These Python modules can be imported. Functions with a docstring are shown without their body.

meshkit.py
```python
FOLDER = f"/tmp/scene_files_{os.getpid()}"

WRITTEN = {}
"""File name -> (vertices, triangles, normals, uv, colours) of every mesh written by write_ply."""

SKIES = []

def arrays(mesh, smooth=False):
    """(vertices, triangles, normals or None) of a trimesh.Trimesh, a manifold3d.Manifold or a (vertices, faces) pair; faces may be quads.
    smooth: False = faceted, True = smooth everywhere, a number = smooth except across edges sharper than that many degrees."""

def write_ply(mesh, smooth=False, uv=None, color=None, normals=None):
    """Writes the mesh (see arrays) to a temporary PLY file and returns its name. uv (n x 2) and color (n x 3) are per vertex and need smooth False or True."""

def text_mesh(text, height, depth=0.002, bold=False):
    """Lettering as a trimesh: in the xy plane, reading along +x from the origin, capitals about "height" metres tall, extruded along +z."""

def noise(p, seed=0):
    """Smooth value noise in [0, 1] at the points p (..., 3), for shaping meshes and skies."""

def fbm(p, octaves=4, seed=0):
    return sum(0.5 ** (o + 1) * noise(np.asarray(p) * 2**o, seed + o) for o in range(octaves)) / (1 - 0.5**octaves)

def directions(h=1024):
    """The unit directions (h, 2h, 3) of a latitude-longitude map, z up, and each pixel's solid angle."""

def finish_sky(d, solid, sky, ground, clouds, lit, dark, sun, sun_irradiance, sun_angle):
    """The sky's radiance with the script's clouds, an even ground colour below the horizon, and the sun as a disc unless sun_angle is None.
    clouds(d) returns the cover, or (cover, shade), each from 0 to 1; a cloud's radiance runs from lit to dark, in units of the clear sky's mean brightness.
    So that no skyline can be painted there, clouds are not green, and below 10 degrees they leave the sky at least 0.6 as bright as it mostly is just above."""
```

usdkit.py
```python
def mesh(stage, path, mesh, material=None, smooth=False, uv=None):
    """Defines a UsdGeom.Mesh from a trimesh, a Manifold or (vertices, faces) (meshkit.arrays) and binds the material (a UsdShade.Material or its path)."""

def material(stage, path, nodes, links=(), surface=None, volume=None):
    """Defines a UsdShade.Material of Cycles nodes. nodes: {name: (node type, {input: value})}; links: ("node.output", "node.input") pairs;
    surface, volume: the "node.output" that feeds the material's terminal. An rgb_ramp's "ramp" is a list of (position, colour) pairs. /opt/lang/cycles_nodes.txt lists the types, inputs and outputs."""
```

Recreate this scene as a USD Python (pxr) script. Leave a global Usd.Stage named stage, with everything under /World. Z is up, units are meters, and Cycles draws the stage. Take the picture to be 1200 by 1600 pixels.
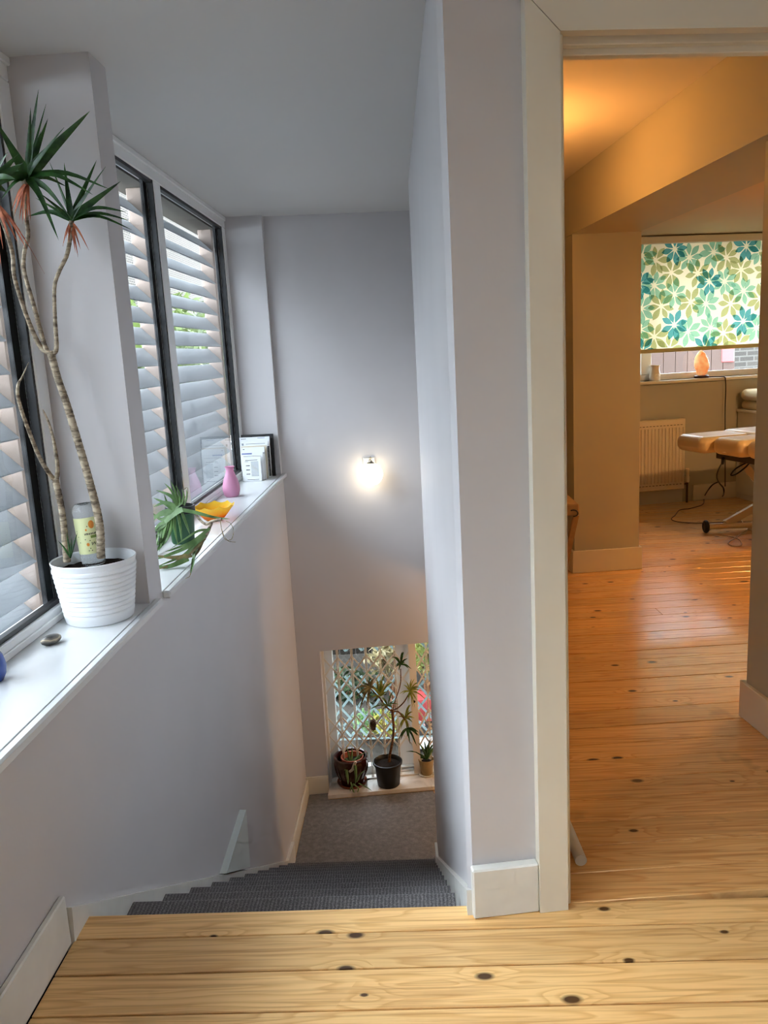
import math, numpy as np, trimesh, manifold3d, usdkit, meshkit
from shapely.geometry import Polygon, box as sbox
from shapely import affinity
from pxr import Usd, UsdGeom, UsdShade, UsdLux, Sdf, Gf, Vt

stage = Usd.Stage.CreateInMemory()
UsdGeom.SetStageUpAxis(stage, UsdGeom.Tokens.z); UsdGeom.SetStageMetersPerUnit(stage, 1.0)
UsdGeom.Xform.Define(stage, '/World'); UsdGeom.Scope.Define(stage, '/World/Looks')
RNG = np.random.default_rng(7)

# ------------------------------------------------------------------ camera, sky, exposure
F_PX, PITCH, ROLL, YAW, EYE = 1272.9, math.radians(11.05), math.radians(-3.03), math.radians(-2.145), 1.5
EXPOSURE = 1.08
SKY = 2.0
def basis():
    cy, sy = math.cos(YAW), math.sin(YAW)
    w = np.array([sy*math.cos(PITCH), cy*math.cos(PITCH), -math.sin(PITCH)])
    r0 = np.array([cy, -sy, 0.0]); u0 = np.cross(r0, w)
    return r0*math.cos(ROLL)+u0*math.sin(ROLL), -r0*math.sin(ROLL)+u0*math.cos(ROLL), w
RT, UP, FW = basis(); EYEP = np.array([0, 0, EYE])
cam = UsdGeom.Camera.Define(stage, '/World/Camera')
cam.CreateHorizontalApertureAttr(36.0); cam.CreateVerticalApertureAttr(48.0)
cam.CreateFocalLengthAttr(F_PX/1200*36.0); cam.CreateClippingRangeAttr(Gf.Vec2f(0.05, 200))
cam.CreateExposureAttr(EXPOSURE)
m4 = Gf.Matrix4d(*[float(x) for x in (*RT, 0, *UP, 0, *(-FW), 0, *EYEP, 1)])
cam.AddTransformOp().Set(m4)
sky = UsdLux.DomeLight.Define(stage, '/World/Sky')
sky.CreateIntensityAttr(SKY); sky.CreateColorAttr(Gf.Vec3f(0.85, 0.94, 1.06))

# ------------------------------------------------------------------ measuring: a pixel's view ray cut by a plane
def ray(x, y): return FW + RT*(x-600)/F_PX - UP*(y-800)/F_PX
def cut(x, y, n, c):
    d = ray(x, y); n = np.asarray(n, float); return EYEP + d*(c - n@EYEP)/(n@d)
def at(x, y, Y): return cut(x, y, (0, 1, 0), Y)
def atx(x, y, X): return cut(x, y, (1, 0, 0), X)
def atz(x, y, Z): return cut(x, y, (0, 0, 1), Z)

# ------------------------------------------------------------------ mesh helpers
def C(r, g, b): return tuple(float(((v/255+.055)/1.055)**2.4 if v > 10 else v/255/12.92) for v in (r, g, b))
def cat(*ms):
    ms = [m for m in (ms[0] if len(ms) == 1 and isinstance(ms[0], (list, tuple)) else ms)]
    return trimesh.util.concatenate(ms)
def bx(x0, x1, y0, y1, z0, z1, bev=0.0):
    x0, x1 = min(x0, x1), max(x0, x1); y0, y1 = min(y0, y1), max(y0, y1); z0, z1 = min(z0, z1), max(z0, z1)
    if bev <= 0:
        m = trimesh.creation.box((x1-x0, y1-y0, z1-z0)); m.apply_translation(((x0+x1)/2, (y0+y1)/2, (z0+z1)/2)); return m
    b = min(bev, (x1-x0)/2.01, (y1-y0)/2.01, (z1-z0)/2.01); P = []
    for X, sx in ((x0, 1), (x1, -1)):
        for Y, sy in ((y0, 1), (y1, -1)):
            for Z, sz in ((z0, 1), (z1, -1)):
                P += [(X, Y+sy*b, Z+sz*b), (X+sx*b, Y, Z+sz*b), (X+sx*b, Y+sy*b, Z)]
    return trimesh.convex.convex_hull(np.array(P))
def rbx(x0, x1, y0, y1, z0, z1, r, n=2):
    s = trimesh.creation.icosphere(subdivisions=n, radius=r).vertices; P = []
    for X in (x0+r, x1-r):
        for Y in (y0+r, y1-r):
            for Z in (z0+r, z1-r): P.append(s+np.array([X, Y, Z]))
    return trimesh.convex.convex_hull(np.vstack(P))
def prism(poly, z0, z1):
    if not isinstance(poly, Polygon): poly = Polygon(poly)
    m = trimesh.creation.extrude_polygon(poly, z1-z0, engine='earcut'); m.apply_translation((0, 0, z0)); return m
def prism_x(poly, x0, x1):        # polygon in (y, z), extruded along x
    m = prism(poly, 0, x1-x0); v = m.vertices.copy()
    return trimesh.Trimesh(np.c_[v[:, 2]+x0, v[:, 0], v[:, 1]], m.faces, process=False)
def slab_in(frame, u0, u1, v0, v1, z0, z1, bev=0.0):    # a box in a rotated wall frame (origin, angle)
    m = bx(u0, u1, v0, v1, z0, z1, bev); return frame(m)
def frame_of(ox, oy, deg, oz=0):
    T = trimesh.transformations.rotation_matrix(math.radians(deg), (0, 0, 1)); T[:3, 3] = (ox, oy, oz)
    def f(m):
        m = m.copy(); m.apply_transform(T); return m
    f.p = lambda u, v, z=0: (T @ np.array([u, v, z, 1]))[:3]
    return f
def smooth_path(P, n=6):
    P = np.asarray(P, float)
    if len(P) < 3: return P
    Q = np.vstack([2*P[0]-P[1], P, 2*P[-1]-P[-2]]); out = []
    for i in range(1, len(Q)-2):
        a, b, c, d = Q[i-1], Q[i], Q[i+1], Q[i+2]
        for t in np.linspace(0, 1, n, endpoint=False):
            out.append(.5*((2*b)+(-a+c)*t+(2*a-5*b+4*c-d)*t*t+(-a+3*b-3*c+d)*t**3))
    return np.vstack([out, P[-1]])
def tube(P, r, n=8, sm=0, closed=False):
    P = np.asarray(P, float); r = np.atleast_1d(np.asarray(r, float))
    if sm:
        t0 = np.linspace(0, 1, len(P)); P2 = smooth_path(P, sm)
        r = np.interp(np.linspace(0, 1, len(P2)), np.linspace(0, 1, len(r)), r); P = P2
    else: r = np.interp(np.linspace(0, 1, len(P)), np.linspace(0, 1, len(r)), r)
    T = np.gradient(P, axis=0); T /= np.maximum(np.linalg.norm(T, axis=1, keepdims=True), 1e-9)
    ref = np.array([0, 0, 1.0]) if abs(T[0][2]) < .9 else np.array([1.0, 0, 0])
    N = np.cross(T[0], ref); N /= np.linalg.norm(N); V = []
    a = np.linspace(0, 2*np.pi, n, endpoint=False)
    for i in range(len(P)):
        N = N - T[i]*(N@T[i]); N /= max(np.linalg.norm(N), 1e-9); B = np.cross(T[i], N)
        V.append(P[i]+r[i]*(np.cos(a)[:, None]*N+np.sin(a)[:, None]*B))
    V = np.vstack(V+[P[:1], P[-1:]]); F = []
    k = len(P)
    for i in range(k-1):
        for j in range(n):
            p, q = i*n+j, i*n+(j+1) % n; F += [(p, q, q+n), (p, q+n, p+n)]
    for j in range(n): F += [(k*n, (j+1) % n, j), (k*n+1, (k-1)*n+j, (k-1)*n+(j+1) % n)]
    m = trimesh.Trimesh(V, F, process=False); 
    if m.volume < 0: m.invert()
    return m
def lathe(prof, n=32, loc=(0, 0, 0)):
    m = trimesh.creation.revolve(np.asarray(prof, float), sections=n); m.apply_translation(loc)
    if m.is_volume and m.volume < 0: m.invert()
    return m
def between(a, b, w, t, up=(0, 1, 0)):      # flat bar from a to b, w wide, t thick along up
    a, b = np.asarray(a, float), np.asarray(b, float); d = b-a; L = np.linalg.norm(d); d /= L
    u = np.asarray(up, float); u = u-d*(u@d); u /= np.linalg.norm(u); s = np.cross(u, d)
    m = bx(-L/2, L/2, -w/2, w/2, -t/2, t/2); T = np.eye(4); T[:3, 0], T[:3, 1], T[:3, 2], T[:3, 3] = d, s, u, (a+b)/2
    m.apply_transform(T); return m
def leaf(P, w, n=8, fold=.25, side=None, thick=0.0, prof=None):
    """strap leaf along the control points P, w at its widest, folded along the midrib"""
    P = smooth_path(np.asarray(P, float), n); k = len(P); T = np.gradient(P, axis=0); T /= np.maximum(np.linalg.norm(T, axis=1, keepdims=True), 1e-9)
    S = np.cross(T, np.array([0, 0, 1.0]) if side is None else np.asarray(side, float)); L = np.linalg.norm(S, axis=1, keepdims=True)
    S = np.where(L > .05, S/np.maximum(L, 1e-9), np.array([1.0, 0, 0])); N = np.cross(S, T)
    t = np.linspace(0, 1, k)[:, None]
    ww = w/2*(np.interp(t, *prof) if prof else np.minimum(1, .55+1.8*t)*np.clip((1-t)*1.7, 0, 1)**.75)
    up = N*ww*fold*2
    th = np.maximum(ww*thick, .0005)
    V = np.vstack([P-S*ww+up, P, P+S*ww+up, P-N*th*1.6]); F = []
    for i in range(k-1):
        for a, b in ((0, 1), (1, 2), (2, 3), (3, 0)):
            p, q = a*k+i, b*k+i; F += [(p, q, q+1), (p, q+1, p+1)]
    m = trimesh.Trimesh(V, F, process=False)
    if m.volume < 0: m.invert()
    return m

# ------------------------------------------------------------------ scene tree helpers
NAMES = {}
def numbered(path):
    k = NAMES.get(path, -1)+1; NAMES[path] = k
    return path if k == 0 else f'{path}_{k:03d}'
def keys(p, label=None, cat_=None, group=None, kind=None):
    for k, v in (('label', label), ('category', cat_), ('group', group), ('kind', kind)):
        if v: p.SetCustomDataByKey(k, v)
    return p
def pth(x): return str(x.GetPath()) if x is not None else '/World'
def obj(name, mesh, mat, parent=None, label=None, smooth=False, kind=None):
    m = usdkit.mesh(stage, numbered(f'{pth(parent)}/{name}'), mesh, mat, smooth=smooth)
    return keys(m.GetPrim(), label, None, None, kind)
def thing(name, label, cat_, group=None, loc=None, rotz=0):
    x = UsdGeom.Xform.Define(stage, numbered(f'/World/{name}'))
    if loc is not None:
        x.AddTranslateOp().Set(Gf.Vec3d(*[float(v) for v in loc]))
        if rotz: x.AddRotateZOp().Set(float(rotz))
    return keys(x.GetPrim(), label, cat_, group)
def single(name, mesh, mat, label, cat_, smooth=False, group=None, kind=None):
    return keys(obj(name, mesh, mat, None, None, smooth), label, cat_, group, kind)
def struct(name, mesh=None, mat=None, label=None, smooth=False):
    if mesh is None: p = UsdGeom.Xform.Define(stage, numbered(f'/World/{name}')).GetPrim()
    else: p = obj(name, mesh, mat, None, None, smooth)
    return keys(p, label, None, None, 'structure')

# ------------------------------------------------------------------ materials
def mat(name, nodes, links=(), surface='p.BSDF'): return usdkit.material(stage, '/World/Looks/'+name, nodes, links, surface=surface)
def plain(name, col, rough=.5, bump=0, bscale=300, vary=0, vscale=6, **kw):
    nodes = {'p': ('principled_bsdf', {'base_color': col, 'roughness': rough, **kw})}; links = []
    if bump or vary: nodes['g'] = ('texture_coordinate', {})
    if bump:
        nodes['n'] = ('noise_texture', {'scale': bscale, 'detail': 3.0}); nodes['b'] = ('bump', {'strength': bump, 'distance': .002})
        links += [('g.object', 'n.vector'), ('n.fac', 'b.height'), ('b.normal', 'p.normal')]
    if vary:
        d = tuple(c*(1-vary) for c in col); l = tuple(min(1, c*(1+vary)) for c in col)
        nodes['v'] = ('noise_texture', {'scale': vscale, 'detail': 4.0}); nodes['r'] = ('rgb_ramp', {'ramp': [(.3, d), (.7, l)]})
        links += [('g.object', 'v.vector'), ('v.fac', 'r.fac'), ('r.color', 'p.base_color')]
    return mat(name, nodes, links)
W = plain('wall_paint', C(198, 194, 194), .55, bump=.12, bscale=90, vary=.02, vscale=2.5)
WR = plain('room_paint', C(178, 172, 152), .6, bump=.12, bscale=90, vary=.025, vscale=2.5)
CEIL = plain('ceiling_paint', C(205, 203, 200), .8, bump=.1, bscale=60)
GLOSSW = plain('gloss_white_paint', C(226, 224, 218), .28, bump=.1, bscale=40)
CREAM = plain('cream_gloss_paint', C(222, 214, 196), .3, bump=.1, bscale=40)
PLINTH = plain('scuffed_white_paint', C(222, 220, 212), .4, bump=.25, bscale=30, vary=.06, vscale=9)
UPVC = plain('white_upvc', C(232, 232, 230), .25)
SILLM = plain('sill_gloss', C(216, 217, 217), .22, bump=.05, bscale=20)
GASKET = plain('black_gasket', C(28, 29, 31), .45)
BLACKP = plain('black_plastic', C(22, 22, 23), .4)
STEEL = plain('brushed_steel', C(190, 182, 165), .35, metallic=1.0)
MARBLE = mat('pale_marble', {'g': ('texture_coordinate', {}), 'n': ('noise_texture', {'scale': 6.0, 'detail': 6.0, 'distortion': 1.2}),
             'r': ('rgb_ramp', {'ramp': [(.35, C(196, 182, 166)), (.5, C(226, 214, 200)), (.7, C(236, 228, 216))]}), 'p': ('principled_bsdf', {'roughness': .25})},
             [('g.object', 'n.vector'), ('n.fac', 'r.fac'), ('r.color', 'p.base_color')])
def glass_mat(name, tint=(1, 1, 1), ior=1.45):
    return mat(name, {'t': ('transparent_bsdf', {'color': tint}), 'g': ('glossy_bsdf', {'roughness': .003, 'color': (1, 1, 1)}), 'f': ('fresnel', {'IOR': ior}), 'ge': ('geometry', {}), 'fm': ('mix_float', {'b': 0.0}), 'm': ('mix_closure', {})},
               [('ge.backfacing', 'fm.fac'), ('f.fac', 'fm.a'), ('fm.result', 'm.fac'), ('t.BSDF', 'm.closure1'), ('g.BSDF', 'm.closure2')], surface='m.closure')
PANE = glass_mat('window_glass', (.95, .97, .97))
CLEAR = mat('clear_plastic', {'p': ('principled_bsdf', {'base_color': (.93, .96, .96), 'roughness': .06, 'ior': 1.45, 'transmission_weight': .9})})
def wood(name, dark, mid, light, rough, coat=0.0, knots=.22, stain=0.0):
    n = {'geo': ('geometry', {}), 'oi': ('attribute', {'attribute': 'board'}),
         'rx': ('math', {'math_type': 'multiply', 'value2': 61.0}), 'ry': ('math', {'math_type': 'multiply', 'value2': 23.0}),
         'off': ('combine_xyz', {}), 'pos': ('vector_math', {'math_type': 'add'}),
         'm1': ('mapping', {'scale': (2.0, 85, 8)}), 'n1': ('noise_texture', {'scale': 1.0, 'detail': 5.0, 'roughness': .6, 'distortion': .5}),
         'm2': ('mapping', {'scale': (.55, 7.0, 1.0)}), 'n2': ('noise_texture', {'scale': 1.6, 'detail': 2.0}),
         'm3': ('mapping', {'scale': (4.2, 7.6, .01)}), 'vo': ('voronoi_texture', {'scale': 1.0, 'dimensions': '2D', 'randomness': .9}),
         'ph': ('map_range', {'from_min': 0.0, 'from_max': .45, 'to_min': 1.0, 'to_max': 0.0, 'clamp': True, 'range_type': 'smoothstep'}),
         'n2b': ('math', {'math_type': 'multiply', 'value2': 12.0}), 'gate0': ('separate_color', {}), 'gate': ('math', {'math_type': 'less_than', 'value2': knots}),
         'phg': ('math', {'math_type': 'multiply'}), 'sum': ('math', {'math_type': 'multiply_add', 'value2': 1.7}), 'fr': ('math', {'math_type': 'fraction'}),
         'ringr': ('rgb_ramp', {'ramp': [(0, (0, 0, 0)), (.55, (.12, .12, .12)), (.88, (.75, .75, .75)), (1, (0, 0, 0))]}),
         'base': ('mix', {'color1': light, 'color2': mid}), 'g1': ('mix', {'mix_type': 'mix', 'color2': dark}),
         'gr': ('map_range', {'from_min': .46, 'from_max': .74, 'to_min': 0.0, 'to_max': .7, 'clamp': True}),
         'kn': ('map_range', {'from_min': .05, 'from_max': .095, 'to_min': 1.0, 'to_max': 0.0, 'clamp': True}), 'ksz': ('math', {'math_type': 'add', 'value2': .45}), 'kdv': ('math', {'math_type': 'divide'}), 'kng': ('math', {'math_type': 'multiply'}),
         'kmix': ('mix', {'color2': tuple(c*.16 for c in dark)}),
         'hv': ('math', {'math_type': 'multiply_add', 'value2': .24, 'value3': .90}), 'hs': ('hsv', {'saturation': 1.0}),
         'st': ('noise_texture', {'scale': 2.3, 'detail': 4.0, 'roughness': .65}), 'sr': ('map_range', {'from_min': .60, 'from_max': .74, 'to_min': 0.0, 'to_max': stain, 'clamp': True}), 'smix': ('mix', {'color2': C(92, 74, 50)}),
         'b': ('bump', {'strength': .12, 'distance': .002}), 'p': ('principled_bsdf', {'roughness': rough, 'coat_weight': coat, 'coat_roughness': .13})}
    l = [('oi.fac', 'rx.value1'), ('oi.fac', 'ry.value1'), ('rx.value', 'off.x'), ('ry.value', 'off.y'), ('geo.position', 'pos.vector1'), ('off.vector', 'pos.vector2'),
         ('pos.vector', 'm1.vector'), ('m1.vector', 'n1.vector'), ('pos.vector', 'm2.vector'), ('m2.vector', 'n2.vector'), ('pos.vector', 'm3.vector'), ('m3.vector', 'vo.vector'),
         ('vo.distance', 'ph.value'), ('vo.color', 'gate0.color'), ('gate0.r', 'gate.value1'), ('ph.result', 'phg.value1'), ('gate.value', 'phg.value2'),
         ('n2.fac', 'n2b.value1'), ('phg.value', 'sum.value1'), ('n2b.value', 'sum.value3'), ('sum.value', 'fr.value1'), ('fr.value', 'ringr.fac'), ('ringr.color', 'base.fac'),
         ('n1.fac', 'gr.value'), ('gr.result', 'g1.fac'), ('base.color', 'g1.color1'), ('gate0.g', 'ksz.value1'), ('vo.distance', 'kdv.value1'), ('ksz.value', 'kdv.value2'), ('kdv.value', 'kn.value'), ('kn.result', 'kng.value1'), ('gate.value', 'kng.value2'),
         ('g1.color', 'kmix.color1'), ('kng.value', 'kmix.fac'), ('oi.fac', 'hv.value1'), ('hv.value', 'hs.value'), ('kmix.color', 'hs.color'),
         ('geo.position', 'st.vector'), ('st.fac', 'sr.value'), ('sr.result', 'smix.fac'), ('hs.color', 'smix.color1'), ('smix.color', 'p.base_color'),
         ('n1.fac', 'b.height'), ('b.normal', 'p.normal')]
    return mat(name, n, l)
PINE = wood('pale_pine', C(180, 120, 60), C(214, 160, 92), C(240, 196, 130), .42, .25, .27, .25)
PINER = wood('varnished_pine', C(178, 110, 52), C(222, 156, 86), C(244, 194, 126), .3, .8, .27, .55)
DARKGAP = plain('dark_subfloor', C(38, 26, 16), .9)
CARPET = mat('grey_loop_carpet', {'g': ('geometry', {}), 'n': ('noise_texture', {'scale': 210.0, 'detail': 3.0, 'roughness': .8}), 'n2': ('noise_texture', {'scale': 30.0, 'detail': 3.0}),
             'mm': ('mix', {'fac': .3}), 'r': ('rgb_ramp', {'ramp': [(.32, C(62, 58, 57)), (.5, C(112, 106, 103)), (.68, C(166, 158, 152))]}),
             'b': ('bump', {'strength': .8, 'distance': .006}), 'p': ('principled_bsdf', {'roughness': .95, 'sheen_weight': .2})},
             [('g.position', 'n.vector'), ('g.position', 'n2.vector'), ('n.color', 'mm.color1'), ('n2.color', 'mm.color2'), ('mm.color', 'r.fac'), ('r.color', 'p.base_color'), ('n.fac', 'b.height'), ('b.normal', 'p.normal')])
RIBC = mat('ribbed_stair_carpet', {'g': ('geometry', {}), 'w': ('wave_texture', {'scale': 26.0, 'bands_direction': 'x', 'distortion': 3.0, 'detail': 2.0, 'detail_scale': 6.0}), 'n': ('noise_texture', {'scale': 170.0, 'detail': 3.0, 'roughness': .8}),
             'mm': ('mix', {'fac': .82}), 'r': ('rgb_ramp', {'ramp': [(.3, C(48, 45, 45)), (.5, C(90, 86, 86)), (.7, C(142, 137, 135))]}),
             'b': ('bump', {'strength': .8, 'distance': .006}), 'p': ('principled_bsdf', {'roughness': .95, 'sheen_weight': .2})},
             [('g.position', 'n.vector'), ('g.position', 'w.vector'), ('w.color', 'mm.color1'), ('n.color', 'mm.color2'), ('mm.color', 'r.fac'), ('r.color', 'p.base_color'), ('mm.color', 'b.height'), ('b.normal', 'p.normal')])
def leafmat(name, a, b, rough=.4, tr=.3, scale=30):
    return mat(name, {'g': ('texture_coordinate', {}), 'n': ('noise_texture', {'scale': scale, 'detail': 3.0}), 'r': ('rgb_ramp', {'ramp': [(.35, a), (.65, b)]}),
               'p': ('principled_bsdf', {'roughness': rough}), 't': ('translucent_bsdf', {}), 'm': ('mix_closure', {'fac': tr})},
               [('g.object', 'n.vector'), ('n.fac', 'r.fac'), ('r.color', 'p.base_color'), ('r.color', 't.color'), ('p.BSDF', 'm.closure1'), ('t.BSDF', 'm.closure2')], surface='m.closure')
LEAFG = leafmat('dracaena_green', C(26, 60, 26), C(58, 104, 44))
DRYR = leafmat('dry_red_leaf', C(140, 62, 34), C(196, 112, 74), .7, .2)
ALOE = leafmat('aloe_green', C(78, 110, 58), C(116, 148, 90), .4, .12, 18)
ALOED = leafmat('aloe_brown', C(104, 92, 56), C(150, 136, 84), .6, .1, 40)
YELG = leafmat('yellowing_leaf', C(120, 140, 50), C(186, 180, 80), .5, .35)
BUSH = leafmat('garden_leaf', C(34, 52, 24), C(86, 108, 54), .5, .3, 3)
BUSHY = leafmat('yellow_garden_leaf', C(120, 134, 56), C(186, 176, 84), .5, .35, 3)
def barkmat(name, a, b, s=90):
    return mat(name, {'g': ('geometry', {}), 'm': ('mapping', {'scale': (.35, .35, 1)}), 'n': ('noise_texture', {'scale': s, 'detail': 3.0}), 'r': ('rgb_ramp', {'ramp': [(.35, a), (.62, b)]}), 'b': ('bump', {'strength': .6, 'distance': .004}), 'p': ('principled_bsdf', {'roughness': .8})},
               [('g.position', 'm.vector'), ('m.vector', 'n.vector'), ('n.fac', 'r.fac'), ('r.color', 'p.base_color'), ('n.fac', 'b.height'), ('b.normal', 'p.normal')])
BARK = barkmat('ringed_bark', C(92, 78, 62), C(172, 156, 132))
BARKB = barkmat('red_brown_bark', C(66, 40, 22), C(128, 84, 48))
SOIL = plain('potting_soil', C(34, 25, 19), .95, specular_ior_level=.1, bump=1.0, bscale=120, vary=.4, vscale=90)

# ------------------------------------------------------------------ room shell
CE = 2.5; LZ = -2.02
BW = lambda x: 6.10+.12*(x+.98)                       # the stairwell's back wall, a little out of square
# hall and room floor: boards over a dark subfloor
floor = struct('floor', label='stripped pine floorboards of the hall and the room beyond the doorway')
obj('subfloor', cat(bx(-.98, 2.5, -1.6, 1.99, -.2, -.026), bx(.2, 4.4, 1.99, 8.1, -.2, -.026)), DARKGAP, floor)
def rnd(p):
    n = len(UsdGeom.Mesh(p).GetPointsAttr().Get()); r = float(RNG.uniform(0, 1))
    UsdGeom.PrimvarsAPI(p).CreatePrimvar('board', Sdf.ValueTypeNames.FloatArray, 'vertex').Set(Vt.FloatArray([r]*n))
def plank(y0, y1, x0, x1, deg, m, px=None):
    """one floorboard; y0,y1 measured at x = .55"""
    f = frame_of(.55, y0, deg)
    mm = bx(x0-.55, x1-.55, 0.0019, y1-y0-.0019, -.026, RNG.uniform(-.0015, 0), .0016)
    rnd(obj('plank', f(mm), m, floor))
hall_y = [1.995, 1.899, 1.769, 1.64, 1.512, 1.386, 1.257, 1.13, 1.0, .873, .744, .617, .49, .36, .232, .1, -.03, -.16, -.29, -.42, -.55, -.68, -.81, -.94, -1.07, -1.2, -1.33, -1.46, -1.59]
for i in range(len(hall_y)-1):
    cuts = [-.962, 2.45] if i < 6 else ([-.962, .62+.9*((i*37) % 10)/10, 2.45])
    for a, b in zip(cuts[:-1], cuts[1:]): plank(hall_y[i+1], hall_y[i], a+.0008, b-.0008, 0, PINE)
room_y = [2.0, 2.126, 2.252, 2.378, 2.503, 2.627, 2.766, 2.882, 3.019, 3.167, 3.316, 3.466, 3.575, 3.69, 3.804]
while room_y[-1] < 8.0: room_y.append(room_y[-1]+(.118 if len(room_y) % 3 else .131))
for i in range(len(room_y)-1):
    y0, y1 = room_y[i], room_y[i+1]
    x0 = .30; x1 = 1.38 if y1 < 3.1 else 4.3
    cuts = [x0, x1]
    if y0 > 3.4 and i % 3 == 0: cuts = [x0, 1.1+((i*53) % 17)/8, x1]
    for a, b in zip(cuts[:-1], cuts[1:]): plank(y0, y1, a+.0008, b-.0008, 3.6, PINER)
# ceilings
struct('ceiling', cat(bx(-1.33, 2.5, -1.6, 6.5, CE, CE+.1), bx(2.5, 4.4, -1.6, 3.0, CE, CE+.1)), CEIL)
# left wall: low wall under the sills, piers between the windows
struct('wall_left', cat(bx(-1.33, -.98, -1.6, 6.10, -2.1, .618)), W)
struct('wall_left_pier', bx(-1.33, -.98, 2.835, 2.985, .618, CE), W)
struct('wall_left_pier', bx(-1.33, -.985, 6.04, 6.10, .618, CE), W)
# back wall with the landing window's opening
ox0, ox1, oz1, oz0 = -.80, .62, -.80, LZ
def bwprism(x0, x1, z0, z1, y0=0, y1=.26): return prism([(x0, BW(x0)+y0), (x1, BW(x1)+y0), (x1, BW(x1)+y1), (x0, BW(x0)+y1)], z0, z1)
struct('wall_back', cat(bwprism(-1.33, ox0, LZ-.1, CE), bwprism(ox0, ox1, oz1, CE), bwprism(ox1, 1.5, LZ-.1, CE), bwprism(ox0, ox1, LZ-.1, LZ-.005)), W)
# wall between the stairs and the room
rw = [(.1135, 1.965), (.056, 5.2), (.20, 5.2), (.24, 1.985)]
struct('wall_right', cat(prism(rw, LZ-.1, CE), prism([(.2, 5.2), (.2, 6.36), (.3, 6.36), (.3, 5.2)], -.3, CE)), W)
struct('wall_landing_end', bx(1.4, 1.5, 5.0, 6.5, LZ-.1, -.2), W)
struct('wall_landing_side', bx(.2, 1.5, 5.0, 5.1, LZ-.1, -.2), W)
# door wall (out of square) with plaster face, skirting plinth, architrave and lining
DW = frame_of(.113, 1.934, 7.4)
D0, D1, DH = .247, 1.12, 2.20          # opening edges in the wall's frame, head height
struct('wall_door', cat(DW(bx(.004, D0, .030, .115, 0, CE)), DW(bx(D0, D1, .018, .115, DH, CE)), DW(bx(D1, 2.6, .018, .115, 0, CE))), W)
struct('baseboard_door', DW(bx(-.002, .178, 0, .030, 0, .144, .004)), PLINTH)
dr = struct('door_1', label='white door frame with mitred flat architrave around the doorway to the room')
def face(poly):                         # an outline on the door wall's face (along, up), extruded to the architrave's thickness
    m = prism(poly, 0, .034); w_ = m.vertices.copy(); return DW(trimesh.Trimesh(np.c_[w_[:, 0], .030-w_[:, 2], w_[:, 1]], m.faces[:, ::-1], process=False))
obj('architrave', face([(.178, 0), (.256, 0), (.256, 2.1695), (.178, 2.2475)]), CREAM, dr)
obj('architrave', face([(D1-.01, 0), (D1+.068, 0), (D1+.068, 2.2475), (D1-.01, 2.1695)]), CREAM, dr)
obj('architrave', face([(.257, 2.171), (D1-.011, 2.171), (D1+.067, 2.249), (.179, 2.249)]), CREAM, dr)
for z0, z1, v0, v1, u in ((0, 2.185, .018, .060, .270), (0, 2.163, .060, .115, .284)):
    obj('door_lining', DW(bx(.248, u, v0, v1, z0, z1, .002)), CREAM, dr)
obj('door_lining', DW(bx(.248, D1, .018, .060, 2.185, 2.202, .002)), CREAM, dr)
obj('door_lining', DW(bx(.248, D1, .060, .085, 2.163, 2.202, .002)), CREAM, dr)
obj('door_stop', DW(bx(.248, D1, .085, .115, 2.149, 2.202, .002)), CREAM, dr)
obj('door_lining', DW(bx(D1-.03, D1, .018, .115, 0, 2.15, .002)), CREAM, dr)
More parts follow.
